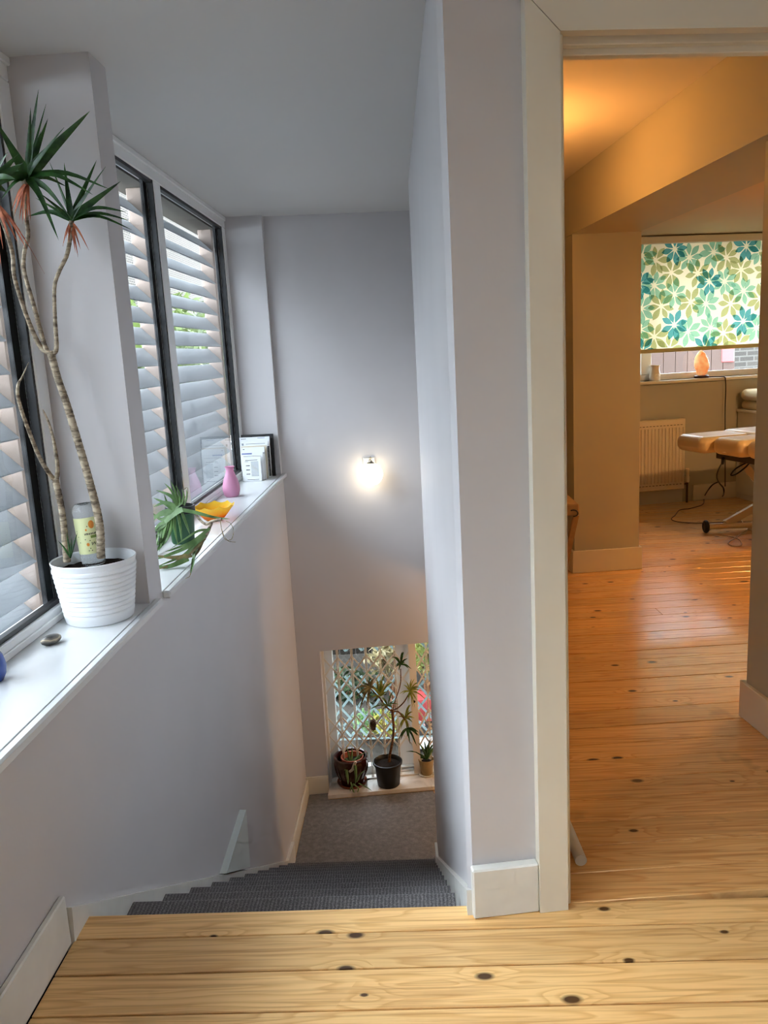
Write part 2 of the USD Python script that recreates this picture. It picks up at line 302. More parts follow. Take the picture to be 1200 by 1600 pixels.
# hall closure behind the camera
struct('wall_hall_back', bx(-1.33, 2.5, -1.7, -1.6, 0, CE), W)
struct('wall_hall_right', bx(2.45, 2.55, -1.6, 2.2, 0, CE), W)
struct('baseboard_left', bx(-.98, -.962, -1.6, 1.885, 0, .144, .004), PLINTH)
# stair stringers and landing skirtings
zs = lambda y: -.637*(y-2.05)
struct('trim_1', prism_x([(1.90, .096), (1.885, -.06), (1.885, -.25), (5.05, -2.3), (5.22, -2.02), (5.22, -1.88), (4.96, zs(4.96))], -.98, -.957), PLINTH)
sr = prism_x([(1.953, .075), (1.953, -.25), (5.05, -2.3), (5.19, -2.02), (5.19, -1.9), (4.98, zs(4.98))], .06, .082)
v = sr.vertices.copy(); v[:, 0] += .035-.0175*(v[:, 1]-1.95); sr.vertices = v
struct('trim_2', sr, PLINTH)
struct('baseboard_landing_left', bx(-.98, -.962, 5.21, 6.085, LZ, LZ+.135, .004), CREAM)
struct('baseboard_back', prism([(-.98, BW(-.98)-.016), (ox0, BW(ox0)-.016), (ox0, BW(ox0)), (-.98, BW(-.98))], LZ, LZ+.15), CREAM)
struct('trim_3', prism_x([(3.37, -.835), (3.825, -1.115), (3.852, -.80)], -.98, -.945), plain('pale_green_white', C(206, 212, 206), .4))
# landing floor of boards, sill slab under the window
lf = struct('floor_landing', label='wooden landing floor at the foot of the stairs, mostly under carpet')
obj('subfloor', bx(-.98, 1.45, 4.9, 6.5, LZ-.12, LZ-.036), DARKGAP, lf)
for k in range(13): rnd(obj('plank', bx(-.97, 1.44, 4.92+.1*k+.001, 5.02+.1*k-.001, LZ-.036, LZ-.012, .002), PINE, lf))
struct('trim_4', prism([(-.80, 6.01), (.61, 6.15), (.61, BW(.61)+.26), (-.80, BW(-.80)+.26)], LZ, LZ+.032), MARBLE, label='pale marble slab sill along the foot of the landing window')

# room behind the doorway
struct('wall_room_left', bx(.30, .36, 2.1, 7.3, 0, 2.62), WR)
BM = frame_of(1.048, 5.268, 5.6)
pil = 0.435
struct('wall_room_pillar', BM(bx(0, pil, 0, .45, 0, CE+.02)), WR)
bl = [(1.030, 5.40), (1.325, 2.0), (1.325+pil, 2.0), (1.030+pil, 5.40)]
struct('ceiling_beam', prism(bl, 2.152, CE+.02), WR)
struct('baseboard_pillar', cat(BM(bx(-.018, pil+.018, -.018, 0, 0, .15, .003)), BM(bx(pil, pil+.018, 0, .45, 0, .15)), BM(bx(-.018, 0, 0, .45, 0, .15))), CREAM)
struct('wall_room_right', prism([(1.283, 3.07), (1.40, 2.1), (1.55, 2.1), (1.60, 3.05)], 0, 2.16), WR)
prt = frame_of(1.283, 3.07, -83.1)
struct('baseboard_room_right', cat(prt(bx(-.018, .95, -.018, 0, 0, .15, .003)), bx(1.265, 1.6, 3.07, 3.09, 0, .15)), CREAM)
FWf = frame_of(2.71, 7.568, 11)              # far wall frame: u along the wall, v away from us
wu0, wu1, wz0, wz1 = -.80, 1.0, 1.125, 2.335
RC = 2.372
struct('wall_room_far', cat(FWf(bx(-2.6, wu0, 0, .25, 0, 2.6)), FWf(bx(wu1, 1.8, 0, .25, 0, 2.6)), FWf(bx(wu0, wu1, 0, .25, 0, wz0)), FWf(bx(wu0, wu1, 0, .25, wz1, 2.6))), WR)
struct('wall_room_side', bx(4.2, 4.3, 2.9, 8.2, 0, 2.6), WR)
struct('wall_room_front', bx(1.58, 4.3, 2.9, 3.0, 0, 2.6), WR)
struct('ceiling_room', prism([(.30, 1.99+.05), (1.32, 2.04), (1.03, 5.4), (1.0, 8.0), (.30, 8.0)], CE-.008, CE-.001), plain('room_ceiling_paint', C(214, 205, 190), .8))
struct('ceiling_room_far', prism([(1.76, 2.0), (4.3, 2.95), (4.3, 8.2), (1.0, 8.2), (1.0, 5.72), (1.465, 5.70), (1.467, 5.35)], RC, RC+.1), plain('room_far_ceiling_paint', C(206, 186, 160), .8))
struct('baseboard_far', cat(FWf(bx(-2.4, -.22, -.004, 0, 0, .15)), FWf(bx(-.12, .48, -.018, 0, 0, .15, .003))), CREAM)

# ------------------------------------------------------------------ sills and windows of the stairwell
struct('trim_5', prism_x([(-1.6, .618), (2.903, .618), (2.903, .645), (-1.6, .645)], -.953-.03, -.953).union(bx(-1.25, -.983, -1.6, 2.835, .618, .645)) if False else cat(bx(-1.25, -.98, -1.6, 2.835, .618, .646), bx(-.98, -.950, -1.6, 2.903, .616, .646, .006)), SILLM, label='glossy white window sill along the near window')
struct('trim_6', cat(bx(-1.25, -.98, 2.985, 6.04, .618, .646), bx(-.98, -.948, 2.985, 6.085, .616, .646, .006)), SILLM, label='glossy white window sill along the stairs window')
def side_window(name, y0, y1, mulls, label):
    w = struct(name, label=label); zb, zt, xi, xo = .646, CE, -1.25, -1.32
    obj('frame', cat(bx(xo, xi, y0, y1, zb, zb+.05, .004), bx(xo, xi, y0, y1, zt-.075, zt, .004), bx(xo, xi+.012, y0, y1, zt-.028, zt, .004), bx(xo, xi+.008, y0, y1, zb, zb+.024, .003)), UPVC, w)
    ys = [y0]+list(mulls)+[y1]
    for k, yy in enumerate(ys):
        h = .055 if 0 < k < len(ys)-1 else .085
        a, b = (yy, yy+h) if k == 0 else ((yy-h, yy) if k == len(ys)-1 else (yy-h, yy+h))
        obj('frame_post', bx(xo, xi, a, b, zb+.05, zt-.075, .004), UPVC, w)
    for k in range(len(ys)-1):
        a = ys[k]+(.085 if k == 0 else .055); b = ys[k+1]-(.085 if k == len(ys)-2 else .055)
        obj('pane', bx(-1.291, -1.285, a, b, zb+.05, zt-.075), PANE, w)
        g = .016
        obj('gasket', cat(bx(-1.284, -1.256, b-g, b, zb+.05, zt-.075), bx(-1.284, -1.256, a, a+g*.6, zb+.05, zt-.075), bx(-1.284, -1.262, a, b, zb+.05, zb+.05+g), bx(-1.284, -1.258, a, b, zt-.075-g, zt-.075),
                          bx(-1.310, -1.293, b-.05, b, zb+.05, zt-.075)), GASKET, w)
    return w
side_window('window_1', -1.6, 2.835, (-.15, 1.36), 'near white framed window with black gaskets behind the white plant pot')
side_window('window_2', 2.985, 6.04, (4.43,), 'tall white framed window of two panes beside the stairs')
# louvre screens outside
SLAT = mat('frosted_louvre', {'p': ('principled_bsdf', {'base_color': C(160, 162, 164), 'roughness': .4}), 't': ('translucent_bsdf', {'color': C(176, 180, 183)}), 'm': ('mix_closure', {'fac': .5})}, [('p.BSDF', 'm.closure1'), ('t.BSDF', 'm.closure2')], surface='m.closure')
POST = plain('weathered_timber', C(160, 142, 130), .8, bump=.3, bscale=60, vary=.12, vscale=12)
BAYS = [(-1.6, -.1, 'louvre screen outside the near window, hall end'), (-.1, 1.36, 'louvre screen outside the near window, before its nearest mullion'), (1.36, 2.76, 'louvre screen outside the near window, behind the plant pot'), (2.90, 4.50, 'louvre screen outside the first pane of the stairs window'), (4.50, 6.0, 'louvre screen outside the second pane of the stairs window, behind the leaflets')]
for a, b, lb in BAYS:
    t = thing('louvre_screen', lb, 'louvre screen')
    obj('post', bx(-1.44, -1.345, b, b+.06, .3, 2.42, .004), POST, t)
    for k in range(18):
        z = .40+.1095*k
        obj('slat', between(((-1.345-1.437)/2, a+.06, z+.048), ((-1.345-1.437)/2, b, z+.048), .136, .007, up=(.70, 0, .71)), SLAT, t)
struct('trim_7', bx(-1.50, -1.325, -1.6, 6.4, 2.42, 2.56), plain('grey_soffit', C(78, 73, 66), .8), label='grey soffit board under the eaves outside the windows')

# ------------------------------------------------------------------ staircase
st = thing('staircase', 'flight of stairs in ribbed grey carpet going down from the pine hall floor', 'stairs')
RUN, RISE, Y0 = .29, .1836, 2.02
for k in range(0, 11):
    y, z = Y0+RUN*k, -RISE*k
    if k == 0: P = [(1.998, -.026), (2.0, -.03), (2.0, -RISE-.02), (1.97, -RISE-.02), (1.97, -.026)]
    else:
        r = .018; nose = [(y-r+r*math.sin(a), z-r+r*math.cos(a)) for a in np.linspace(0, math.pi, 7)]
        P = [(y-RUN-.02, z)]+nose+[(y-.022, z-.05), (y-.022, z-RISE-.002), (y-.06, z-RISE-.002), (y-.06, z-.03), (y-RUN-.02, z-.03)]
    xr = .078-.0175*RUN*k
    obj('carpet_step', prism_x(P, -.955, xr), RIBC, st, smooth=40)
obj('carriage', prism_x([(1.97, -.21), (4.85, -2.06), (4.6, -2.1), (1.97, -.45)], -.95, .02), DARKGAP, st)
single('landing_carpet', prism([(-.96, 4.90), (.03, 4.90), (.04, 5.2), (.085, 5.5), (.11, 5.75), (.09, 5.95), (.05, 6.085), (-.80, 6.0), (-.80, 6.10), (-.96, 6.083)], LZ-.012, LZ+.001), CARPET, 'flat grey carpet on the small landing at the foot of the stairs', 'carpet')

# ------------------------------------------------------------------ landing window, folding gate
GY = lambda x: BW(x)+.10
w3 = struct('window_3', label='white framed window at the foot of the stairs behind the folding gate')
def wp(x0, x1, z0, z1, d0, d1): return prism([(x0, BW(x0)+d0), (x1, BW(x1)+d0), (x1, BW(x1)+d1), (x0, BW(x0)+d1)], z0, z1)
zb = LZ+.032
obj('frame', cat(wp(ox0, ox0+.075, zb, oz1, .17, .24), wp(ox0, ox1, zb, zb+.07, .17, .24), wp(ox0, ox1, oz1-.03, oz1, .17, .24), wp(ox1-.07, ox1, zb, oz1, .17, .24)), UPVC, w3)
obj('frame_post', wp(-.205, -.09, zb+.07, oz1-.03, .165, .245), UPVC, w3)
obj('threshold', cat(wp(-.3, ox1, zb, zb+.03, .13, .17), wp(-.3, ox1, zb+.045, zb+.055, .14, .17)), UPVC, w3)
obj('pane', wp(ox0+.075, -.205, zb+.07, oz1-.03, .203, .207), PANE, w3)
obj('pane', wp(-.09, ox1-.07, zb+.07, oz1-.03, .203, .207), PANE, w3)
GATE = plain('white_gate_paint', C(228, 220, 208), .4)
gt = thing('folding_gate', 'white collapsible steel security gate across the landing window', 'security gate')
bars = [-.788, -.675, -.560, -.445, -.330, -.212, None, .047, .165, .28, .395, .51]
gz0, gz1 = zb+.012, oz1-.004
obj('channel', wp(-.799, -.783, gz0, gz1, .085, .125), GATE, gt)
obj('track', cat(wp(ox0+.004, ox1, zb, zb+.012, .08, .13)), GATE, gt)
for x in bars[1:]:
    if x is None: continue
    obj('bar', cat(wp(x-.0085, x-.0025, gz0, gz1, .092, .116), wp(x+.0025, x+.0085, gz0, gz1, .092, .116)), GATE, gt)
obj('lock_post', wp(-.098, -.040, gz0, gz1, .085, .125), GATE, gt)
lk = obj('lock_case', wp(-.093, -.045, -1.42, -1.26, .070, .085), GATE, gt)
kh = trimesh.creation.cylinder(.010, .006, sections=14); kh.apply_transform(trimesh.transformations.rotation_matrix(math.pi/2, (1, 0, 0))); kh.apply_translation((-.069, BW(-.069)+.067, -1.325))
obj('keyhole', kh, BLACKP, lk, label='dark keyhole')
xs = [-.788, -.675, -.560, -.445, -.330, -.212, -.098, -.04, .047, .165, .28, .395, .51]
for a, b in zip(xs[:-1], xs[1:]):
    if a == -.098: continue
    for z0, z1 in ((-1.055, -.905), (-1.21, -1.055), (-1.575, -1.42), (-1.73, -1.575)):
        for s, d in ((0, .110), (1, .098)):
            za, zb2 = (z0, z1) if s else (z1, z0)
            obj('cross_link', between((a, BW(a)+d, za), (b, BW(b)+d, zb2), .013, .004), GATE, gt)

# ------------------------------------------------------------------ wall lamp on the back wall
LP = at(580, 741, BW(-.32)-.12)
wl = thing('wall_lamp', 'lit opal glass globe wall lamp on a small square chrome plate', 'lamp')
bp = at(577, 727, BW(-.32))
obj('backplate', bx(bp[0]-.046, bp[0]+.046, bp[1]-.02, bp[1]-.003, bp[2]-.06, bp[2]+.062, .004), plain('lamp_plate', C(205, 200, 190), .3), wl)
obj('arm', tube([(bp[0], bp[1]-.015, LP[2]+.092), (LP[0], LP[1]+.05, LP[2]+.098), (LP[0], LP[1], LP[2]+.10)], .006, 8, 4), STEEL, wl, smooth=40)
OPAL = mat('lit_opal_glass', {'e': ('emission', {'color': (1, .86, .62), 'strength': 3.6})}, surface='e.emission')
th = np.linspace(.22, 2.65, 18)
obj('globe', lathe([(.0875*math.sin(a), .0875*math.cos(a)) for a in th]+[(.0845*math.sin(a), .0845*math.cos(a)) for a in th[::-1]], 36, LP), OPAL, wl, smooth=True)
obj('cap', lathe([(0, .105), (.012, .104), (.014, .098), (.02, .093), (.032, .084), (.03, .078), (0, .08)], 24, LP), STEEL, wl, smooth=40)
obj('finial', lathe([(0, .135), (.006, .13), (.010, .124), (.006, .117), (.004, .104), (0, .104)], 16, LP), STEEL, wl, smooth=40)
bulb = UsdLux.SphereLight.Define(stage, '/World/wall_lamp/bulb_light'); bulb.CreateRadiusAttr(.02); bulb.CreateIntensityAttr(1.0); bulb.CreateColorAttr(Gf.Vec3f(1, .80, .5)); bulb.AddTranslateOp().Set(Gf.Vec3d(float(LP[0]), float(LP[1]), float(LP[2]-.082)))
bulb.GetIntensityAttr().Set(7.0)

# ------------------------------------------------------------------ near sill: dracaena in its white pot, bottle, pebble, vase
PC = np.array([-1.108, 2.690, .646])
t = thing('dracaena', 'tall bare-stemmed dracaena with spiky green crowns in a ribbed white pot', 'potted plant')
prof = [(0, 0), (.108, 0), (.113, .004)]
for i in range(10):
    z = .03+.0172*i; r = .1155+.0024*i
    prof += [(r+.0022, z-.005), (r+.0030, z), (r+.0022, z+.005), (r-.0008, z+.0086)]
prof += [(.1400, .2075), (.1415, .214), (.1395, .2165), (.1350, .213), (.131, .17), (.12, .165), (0, .165)]
obj('pot', lathe(prof, 56, PC), plain('white_ceramic', C(232, 234, 236), .25), t, smooth=30)
sd = lathe([(0, .176), (.06, .185), (.11, .18), (.1285, .178), (.1285, .172), (0, .168)], 40, PC); sv = sd.vertices.copy(); sv[:, 2] += .006*(meshkit.noise(sv*90)-.5)*(sv[:, 2] > .80); sd.vertices = sv
obj('soil', sd, SOIL, t)
YP = 2.69
def inside(p): return EYEP+(p-EYEP)*min(1, -1.215/p[0]) if p[0] < -1.215 else p
def P(*pts, y=YP): return [inside(at(p[0], p[1], (p[2] if len(p) > 2 else y))) for p in pts]
def ringed(m): return m
def trunk(pts, r, parent, name='trunk'):
    path = smooth_path(np.array(pts), 9); rr = np.interp(np.linspace(0, 1, len(path)), np.linspace(0, 1, len(r)), r)
    L = np.r_[0, np.cumsum(np.linalg.norm(np.diff(path, axis=0), axis=1))]; n = max(8, int(L[-1]/.004)); s = np.linspace(0, L[-1], n)
    Q = np.stack([np.interp(s, L, path[:, k]) for k in range(3)], 1); R = np.interp(s, L, rr)*(1+.07*np.abs(np.sin(s/.0135*math.pi))+.03*np.sin(s*310))
    return obj(name, tube(Q, R, 10), BARK, parent, smooth=60)
tr1 = trunk(P((158, 872), (152, 800), (110, 650), (90, 590), (79, 550)), [.0135, .0125, .011, .012], t)
trunk(P((105, 878), (97, 800), (87, 752)), [.012, .010, .0105], t)
trunk(P((79, 553), (88, 545), (86, 500), (85, 450), (92, 425), (104, 400), (109, 375), (112, 345)), [.008, .0058, .006, .007], t, 'branch')
trunk(P((78, 553), (70, 540), (52, 475), (38, 425), (38, 395), (44, 368, 2.66), (41, 340, 2.64), (40, 318, 2.62), (42, 280, 2.60)), [.008, .0062, .0062, .007], t, 'branch')
trunk(P((77, 552), (62, 540), (42, 495), (23, 435), (20, 400, 2.64), (14, 375, 2.60), (4, 345, 2.55), (-10, 310, 2.5), (-16, 285, 2.46)), [.008, .0062, .0066, .007], t, 'branch')
trunk(P((88, 752), (80, 744), (62, 715), (42, 665), (29, 625), (28, 602), (34, 590), (45, 566)), [.008, .0062, .005, .001], t, 'branch')
trunk(P((88, 752), (90, 730), (84, 690), (76, 660), (67, 640)), [.008, .006, .004, .002], t, 'branch')
def crown(base, tips, w, yb=YP, spread=.14, material=LEAFG):
    b = inside(at(*base, yb))
    for k, tp in enumerate(tips):
        dy = tp[2] if len(tp) > 2 else (((k*0.618) % 1)-.5)*spread
        e = inside(at(tp[0], tp[1], min(yb+dy, 2.79))); L = np.linalg.norm(e-b)
        mid = (b*.5+e*.5)+np.array([0, 0, .12*L if e[2] < b[2]+.3*L else .02*L])
        q = b*.75+mid*.25+np.array([0, 0, .02*L])
        side = FW*(.8 if k % 2 else -.8)+np.array([0, 0, .5])
        obj('leaf', leaf([b, q, mid, e], w*(tp[3] if len(tp) > 3 else 1), 4, .12, side=side), material, t, smooth=50)
crown((43, 278), [(60, 140, 0, .9), (48, 168, -.02, .8), (72, 162, .05, .5), (75, 185, .03, .9), (100, 199, -.05, 1.1), (141, 173, -.03, 1.4), (-6, 190, -.04, 1.2), (172, 296, .02, .8), (145, 304, -.06, .9), (111, 341, -.03, .9), (92, 376, -.07, .9), (-8, 292, -.1, 1.2), (2, 312, -.08, .8), (-4, 268, .04, 1), (46, 212, .06, .8), (105, 292, .06, .7), (20, 235, .06, .8), (64, 205, .07, .8)], .026, yb=2.60)
crown((112, 344), [(100, 254, 0, .9), (151, 250, .02, .9), (165, 260, -.03, .9), (189, 283, -.04, 1.1), (197, 331, -.05, 1.1), (204, 345, .03, .7), (206, 359, -.02, .8), (77, 252, .05, .5), (55, 309, .03, .6), (43, 338, .04, .9), (135, 300, .05, .7), (60, 300, -.05, .6)], .023)
crown((-16, 290), [(12, 238, -.03, 1), (36, 255, 0, 1.2), (24, 280, -.05, 1.4), (30, 240, .03, .9), (-60, 250, 0, 1), (-70, 300, -.04, 1), (-40, 200, 0, 1), (10, 300, .03, 1.1), (-55, 350, 0, 1)], .030, yb=2.46)
crown((42, 287), [(22, 338), (30, 345), (35, 350, -.03), (27, 325, .03), (44, 340, .02), (48, 345), (18, 330, -.04), (40, 352, .03)], .012, yb=2.60, spread=.05, material=DRYR)
crown((111, 348), [(103, 372), (107, 380, -.02), (118, 395), (122, 402, .02), (126, 390), (139, 391, -.02), (98, 385), (113, 376, .01), (106, 365, .02)], .010, spread=.04, material=DRYR)
crown((-8, 318), [(42, 390, -.03, .8), (47, 388, .02, .6), (5, 390, .02, 1), (14, 372, -.03, 1.2), (2, 420, 0, .8), (70, 428, .03, .25), (28, 380, .03, .9), (10, 345, 0, 1.3), (-2, 400, .03, 1)], .014, yb=2.48, spread=.05, material=DRYR)
for e in ((121, 832), (104, 832), (91, 845), (112, 838)): obj('leaf', leaf(P((110, 872), ((110+e[0])/2, (868+e[1])/2), e, y=2.62), .007, 4, .1, side=FW), LEAFG, t)
# clear bottle behind the pot
BT = np.array([PC[0]-.020, 2.742, PC[2]+.180])
bt = thing('plastic_bottle', 'clear plastic drink bottle with a pale yellow label pushed upside down into the white pot', 'bottle', loc=BT, rotz=0)
bp_ = [(0, .002), (.036, 0), (.0395, .004), (.0415, .03), (.0415, .175), (.0405, .182), (.0425, .192), (.040, .204), (.033, .212), (.029, .217), (.022, .217), (.015, .210), (0, .206)]
def tilt(m, deg=5):
    m = m.copy(); m.apply_transform(trimesh.transformations.rotation_matrix(math.radians(-deg), (0, 1, 0))); return m
obj('bottle_body', tilt(lathe(bp_, 32), 3.5), CLEAR, bt, smooth=30)
def wrap(u0, u1, z0, z1, r, n=10):                  # a patch of label around the bottle: u in radians about the camera-facing side
    A = np.linspace(u0, u1, n)-math.pi/2+.25; V = []; F = []
    for a in A: V += [(r*math.cos(a), r*math.sin(a), z0), (r*math.cos(a), r*math.sin(a), z1)]
    for i in range(n-1): F += [(2*i, 2*i+2, 2*i+3), (2*i, 2*i+3, 2*i+1)]
    return trimesh.Trimesh(V, F, process=False)
lab = obj('label', tilt(wrap(-1.5, 1.5, .045, .172, .0421, 26), 3.5), plain('pale_yellow_label', C(222, 224, 170), .4), bt, label='pale yellow printed label')
def oval(u, z, ru, rz, r=.0425):
    k = 18; a = np.linspace(0, 2*np.pi, k, endpoint=False); ang = u+ru/r*np.cos(a)-math.pi/2+.25; V = [(r*math.cos(u-math.pi/2+.25), r*math.sin(u-math.pi/2+.25), z)]+[(r*math.cos(q), r*math.sin(q), z+rz*math.sin(b)) for q, b in zip(ang, a)]
    return trimesh.Trimesh(V, [(0, i+1, (i+1) % k+1) for i in range(k)], process=False)
ORP = plain('orange_print', C(226, 142, 54), .4)
for o_ in (oval(.45, .147, .010, .014), oval(-.05, .079, .005, .006), oval(-.02, .13, .003, .004)): obj('fruit_print', tilt(o_, 3.5), ORP, lab)
obj('green_bar', tilt(wrap(.25, .95, .100, .109, .0425), 3.5), plain('green_print', C(122, 146, 66), .4), lab, label='green bar printed on the label')
dots = [oval(u, z-.043, .0018, .0018) for u, z in ((.1, .108), (.2, .1), (-.05, .1), (.0, .16), (.1, .185), (-.2, .14), (-.9, .17), (-.8, .15), (-.7, .13), (.15, .135))]
strokes = [wrap(.25+.09*i, .25+.09*i+.045, .075+.002*(i % 3), .086-.002*(i % 2), .0425, 3) for i in range(8)]+[wrap(-.2+.07*i, -.2+.07*i+.04, .112, .1185, .0425, 3) for i in range(14)]
obj('small_print', tilt(cat(dots+strokes), 3.5), plain('dark_print', C(60, 66, 56), .5), lab, label='dark small print on the label')
# pebble
pb = trimesh.creation.icosphere(subdivisions=4, radius=1.0); pv = pb.vertices*np.array([.021, .036, .0165]); pv = pv*(1+.10*(meshkit.fbm(pb.vertices*1.6, 3, 3)-.5))[:, None]; pb.vertices = pv
pb.apply_transform(trimesh.transformations.rotation_matrix(math.radians(-28), (0, 0, 1))); pc = atz(79, 1008, .646); pb.apply_translation((pc[0], pc[1]+.008, .646+.0155))
PEB = mat('banded_stone', {'g': ('geometry', {}), 'w': ('wave_texture', {'scale': 13.0, 'bands_direction': 'z', 'distortion': 5.0, 'detail': 2.0, 'detail_scale': 1.2}), 'r': ('rgb_ramp', {'ramp': [(.1, C(62, 60, 58)), (.5, C(112, 106, 98)), (.9, C(132, 124, 114)), (.98, C(190, 174, 146))]}), 'p': ('principled_bsdf', {'roughness': .4})},
          [('g.position', 'w.vector'), ('w.color', 'r.fac'), ('r.color', 'p.base_color')])
single('pebble', pb, PEB, 'smooth grey banded pebble lying on the white sill before the plant pot', 'pebble', smooth=True)
vb = atz(-11, 1064, .646)
single('blue_vase', lathe([(0, 0), (.028, 0), (.038, .02), (.041, .045), (.034, .075), (.018, .10), (.016, .12), (.02, .128), (.016, .127), (.012, .115), (0, .02)], 32, vb), plain('blue_glaze', C(70, 96, 176), .2), 'blue glazed vase on the near sill at the left edge of the photo', 'vase', smooth=True)

# ------------------------------------------------------------------ stairs sill: aloe, bowl, pink vase, leaflets
al = thing('aloe_plant', 'sprawling green aloe in a dark green plastic pot on the stairs sill', 'potted plant')
AC = np.array([-1.125, 3.83, .646])
obj('pot', lathe([(0, 0), (.050, 0), (.054, .008), (.064, .145), (.0665, .147), (.0665, .165), (.062, .165), (.060, .15), (.058, .14), (0, .14)], 32, AC), plain('green_plastic', C(38, 84, 54), .4), al, smooth=30)
obj('pot_rim', lathe([(.0675, .150), (.0705, .15), (.0705, .182), (.062, .184), (.062, .178), (.0675, .176)], 32, AC), BLACKP, al, smooth=30, label='black plastic rim')
obj('soil', lathe([(0, .150), (.03, .153), (.058, .146), (.057, .13), (0, .13)], 24, AC), SOIL, al)
def onsill(p):
    if p[2] < .656:
        q = EYEP+(p-EYEP)*((.656-EYE)/(p[2]-EYE))
        if q[0] < -.95: return q
        if p[0] < -.94: return EYEP+(p-EYEP)*(-.94/p[0])
    return p
AP = lambda pts, Y: [onsill(at(p[0], p[1], p[2] if len(p) > 2 else Y)) for p in pts]
al_prof = ([0, .15, .5, .85, 1], [.8, 1, .8, .4, .04])
def aloe(pts, w, Y, m=ALOE, parent=None): obj('leaf', leaf(AP(pts, Y), w, 5, .28, side=FW*.6+np.array([0, 0, .7]), thick=.5, prof=al_prof), m, parent or al, smooth=50)
for pts, w in (([(277, 790), (266, 775), (244, 766)], .024), ([(275, 792), (258, 786), (240, 792)], .024), ([(278, 790), (268, 768), (257, 755)], .016), ([(279, 790), (274, 770), (267, 752)], .015), ([(282, 788), (280, 772), (274, 758)], .014), ([(285, 788), (287, 776), (284, 764)], .012),
               ([(266, 795), (300, 800), (332, 808), (359, 811)], .022), ([(284, 786), (262, 808), (251, 838), (249, 862)], .018), ([(268, 806), (268, 822), (262, 842), (250, 857)], .018), ([(272, 806), (273, 830), (278, 851)], .017),
               ([(277, 803), (281, 822), (284, 848)], .018), ([(283, 800), (290, 818), (297, 836)], .018), ([(270, 796), (256, 786), (240, 778)], .022), ([(264, 812), (254, 824), (236, 832)], .020), ([(262, 815), (252, 845), (238, 856)], .020), ([(272, 798), (262, 788), (256, 772)], .016),
               ([(276, 797), (252, 802), (232, 822)], .024), ([(268, 804), (252, 812), (236, 800)], .022), ([(266, 812), (254, 848), (236, 872)], .020), ([(262, 808), (246, 838), (238, 884)], .020), ([(270, 800), (248, 806), (234, 812)], .026), ([(288, 790), (292, 776), (291, 764)], .010), ([(262, 816), (248, 822), (234, 846)], .022)):
    aloe(pts, w, 3.70)
obj('leaf', leaf(AP([(286, 795), (276, 800), (266, 808), (258, 815)], 3.70), .026, 5, .2, side=FW*.6+np.array([0, 0, .7]), thick=.9, prof=([0, .5, 1], [.9, 1, .9])), ALOE, al, smooth=50)
for pts, w, m in (([(328, 826), (316, 836), (298, 848), (272, 858), (258, 862)], .017, ALOE), ([(322, 836), (306, 850), (288, 868), (244, 886)], .026, ALOE), ([(320, 842), (300, 862), (275, 880), (245, 890)], .026, ALOED), ([(320, 838), (309, 846), (304, 866), (301, 884), (297, 900)], .022, ALOE),
                  ([(326, 828), (310, 830), (290, 842), (266, 858)], .013, ALOE), ([(300, 868), (275, 872), (240, 868)], .026, ALOED), ([(295, 874), (262, 886), (238, 884)], .026, ALOE), ([(316, 842), (292, 856), (262, 868), (236, 876)], .022, ALOE), ([(318, 842), (310, 862), (300, 874)], .014, ALOED)):
    aloe(pts, w, 3.34, m)
obj('stem', tube(AP([(303, 800, 3.78), (312, 812, 3.74), (322, 819, 3.70), (330, 815, 3.64), (346, 811, 3.60)], 0), [.005, .006, .007, .006], 8, 5), BARK, al, smooth=60)
obj('stem', tube(AP([(330, 818, 3.64), (324, 832, 3.52), (316, 845, 3.42), (310, 855, 3.36)], 0), [.008, .009, .008], 8, 5), BARK, al, smooth=60)
for pts in ([(344, 812), (347, 830), (352, 843), (362, 842), (365, 828), (360, 818), (353, 814)], [(352, 840), (358, 846), (368, 847)], [(344, 814), (346, 825), (350, 838)], [(298, 895), (296, 901), (290, 904)], [(287, 765), (293, 762), (293, 772), (288, 778)]):
    Yq = 3.60 if pts[0][0] > 310 else (3.30 if pts[0][1] > 850 else 3.72)
    obj('root', tube(AP(pts, Yq), .0013, 5, 4), ALOED, al)
# petal bowl
bc = atz(334, 816, .646)+np.array([-.01, .06, 0])
def petals(R, z, n=9, wob=.06, th=24):
    a = np.linspace(0, 2*np.pi, 108, endpoint=False); return a
A = np.linspace(0, 2*np.pi, 126, endpoint=False); lob = 1-.10*np.abs(np.cos(A*4.5)); V = []; rings = []
levels = [(.018, .0, 0), (.040, .0, 0), (.055, .010, .1), (.076, .035, .35), (.098, .066, .7), (.116, .090, 1.0), (.113, .090, 1.0), (.093, .066, .7), (.070, .037, .3), (.045, .014, .1), (.018, .008, 0)]
for R, z, k in levels:
    zz = z*(1-k*.13*np.abs(np.cos(A*4.5))); rr = R*(1-k*(1-lob)*.35)
    V.append(np.c_[rr*np.cos(A), rr*np.sin(A), zz])
n = len(A); V = np.vstack(V+[np.array([[0, 0, 0.0], [0, 0, .008]])]); Fc = []
for i in range(len(levels)-1):
    for j in range(n):
        p, q = i*n+j, i*n+(j+1) % n; Fc += [(p, q, q+n), (p, q+n, p+n)]
for j in range(n): Fc += [(len(V)-2, (j+1) % n, j), (len(V)-1, (len(levels)-1)*n+j, (len(levels)-1)*n+(j+1) % n)]
bowl = trimesh.Trimesh(V, Fc, process=False)
if bowl.volume < 0: bowl.invert()
bowl.apply_translation((bc[0], bc[1], .646))
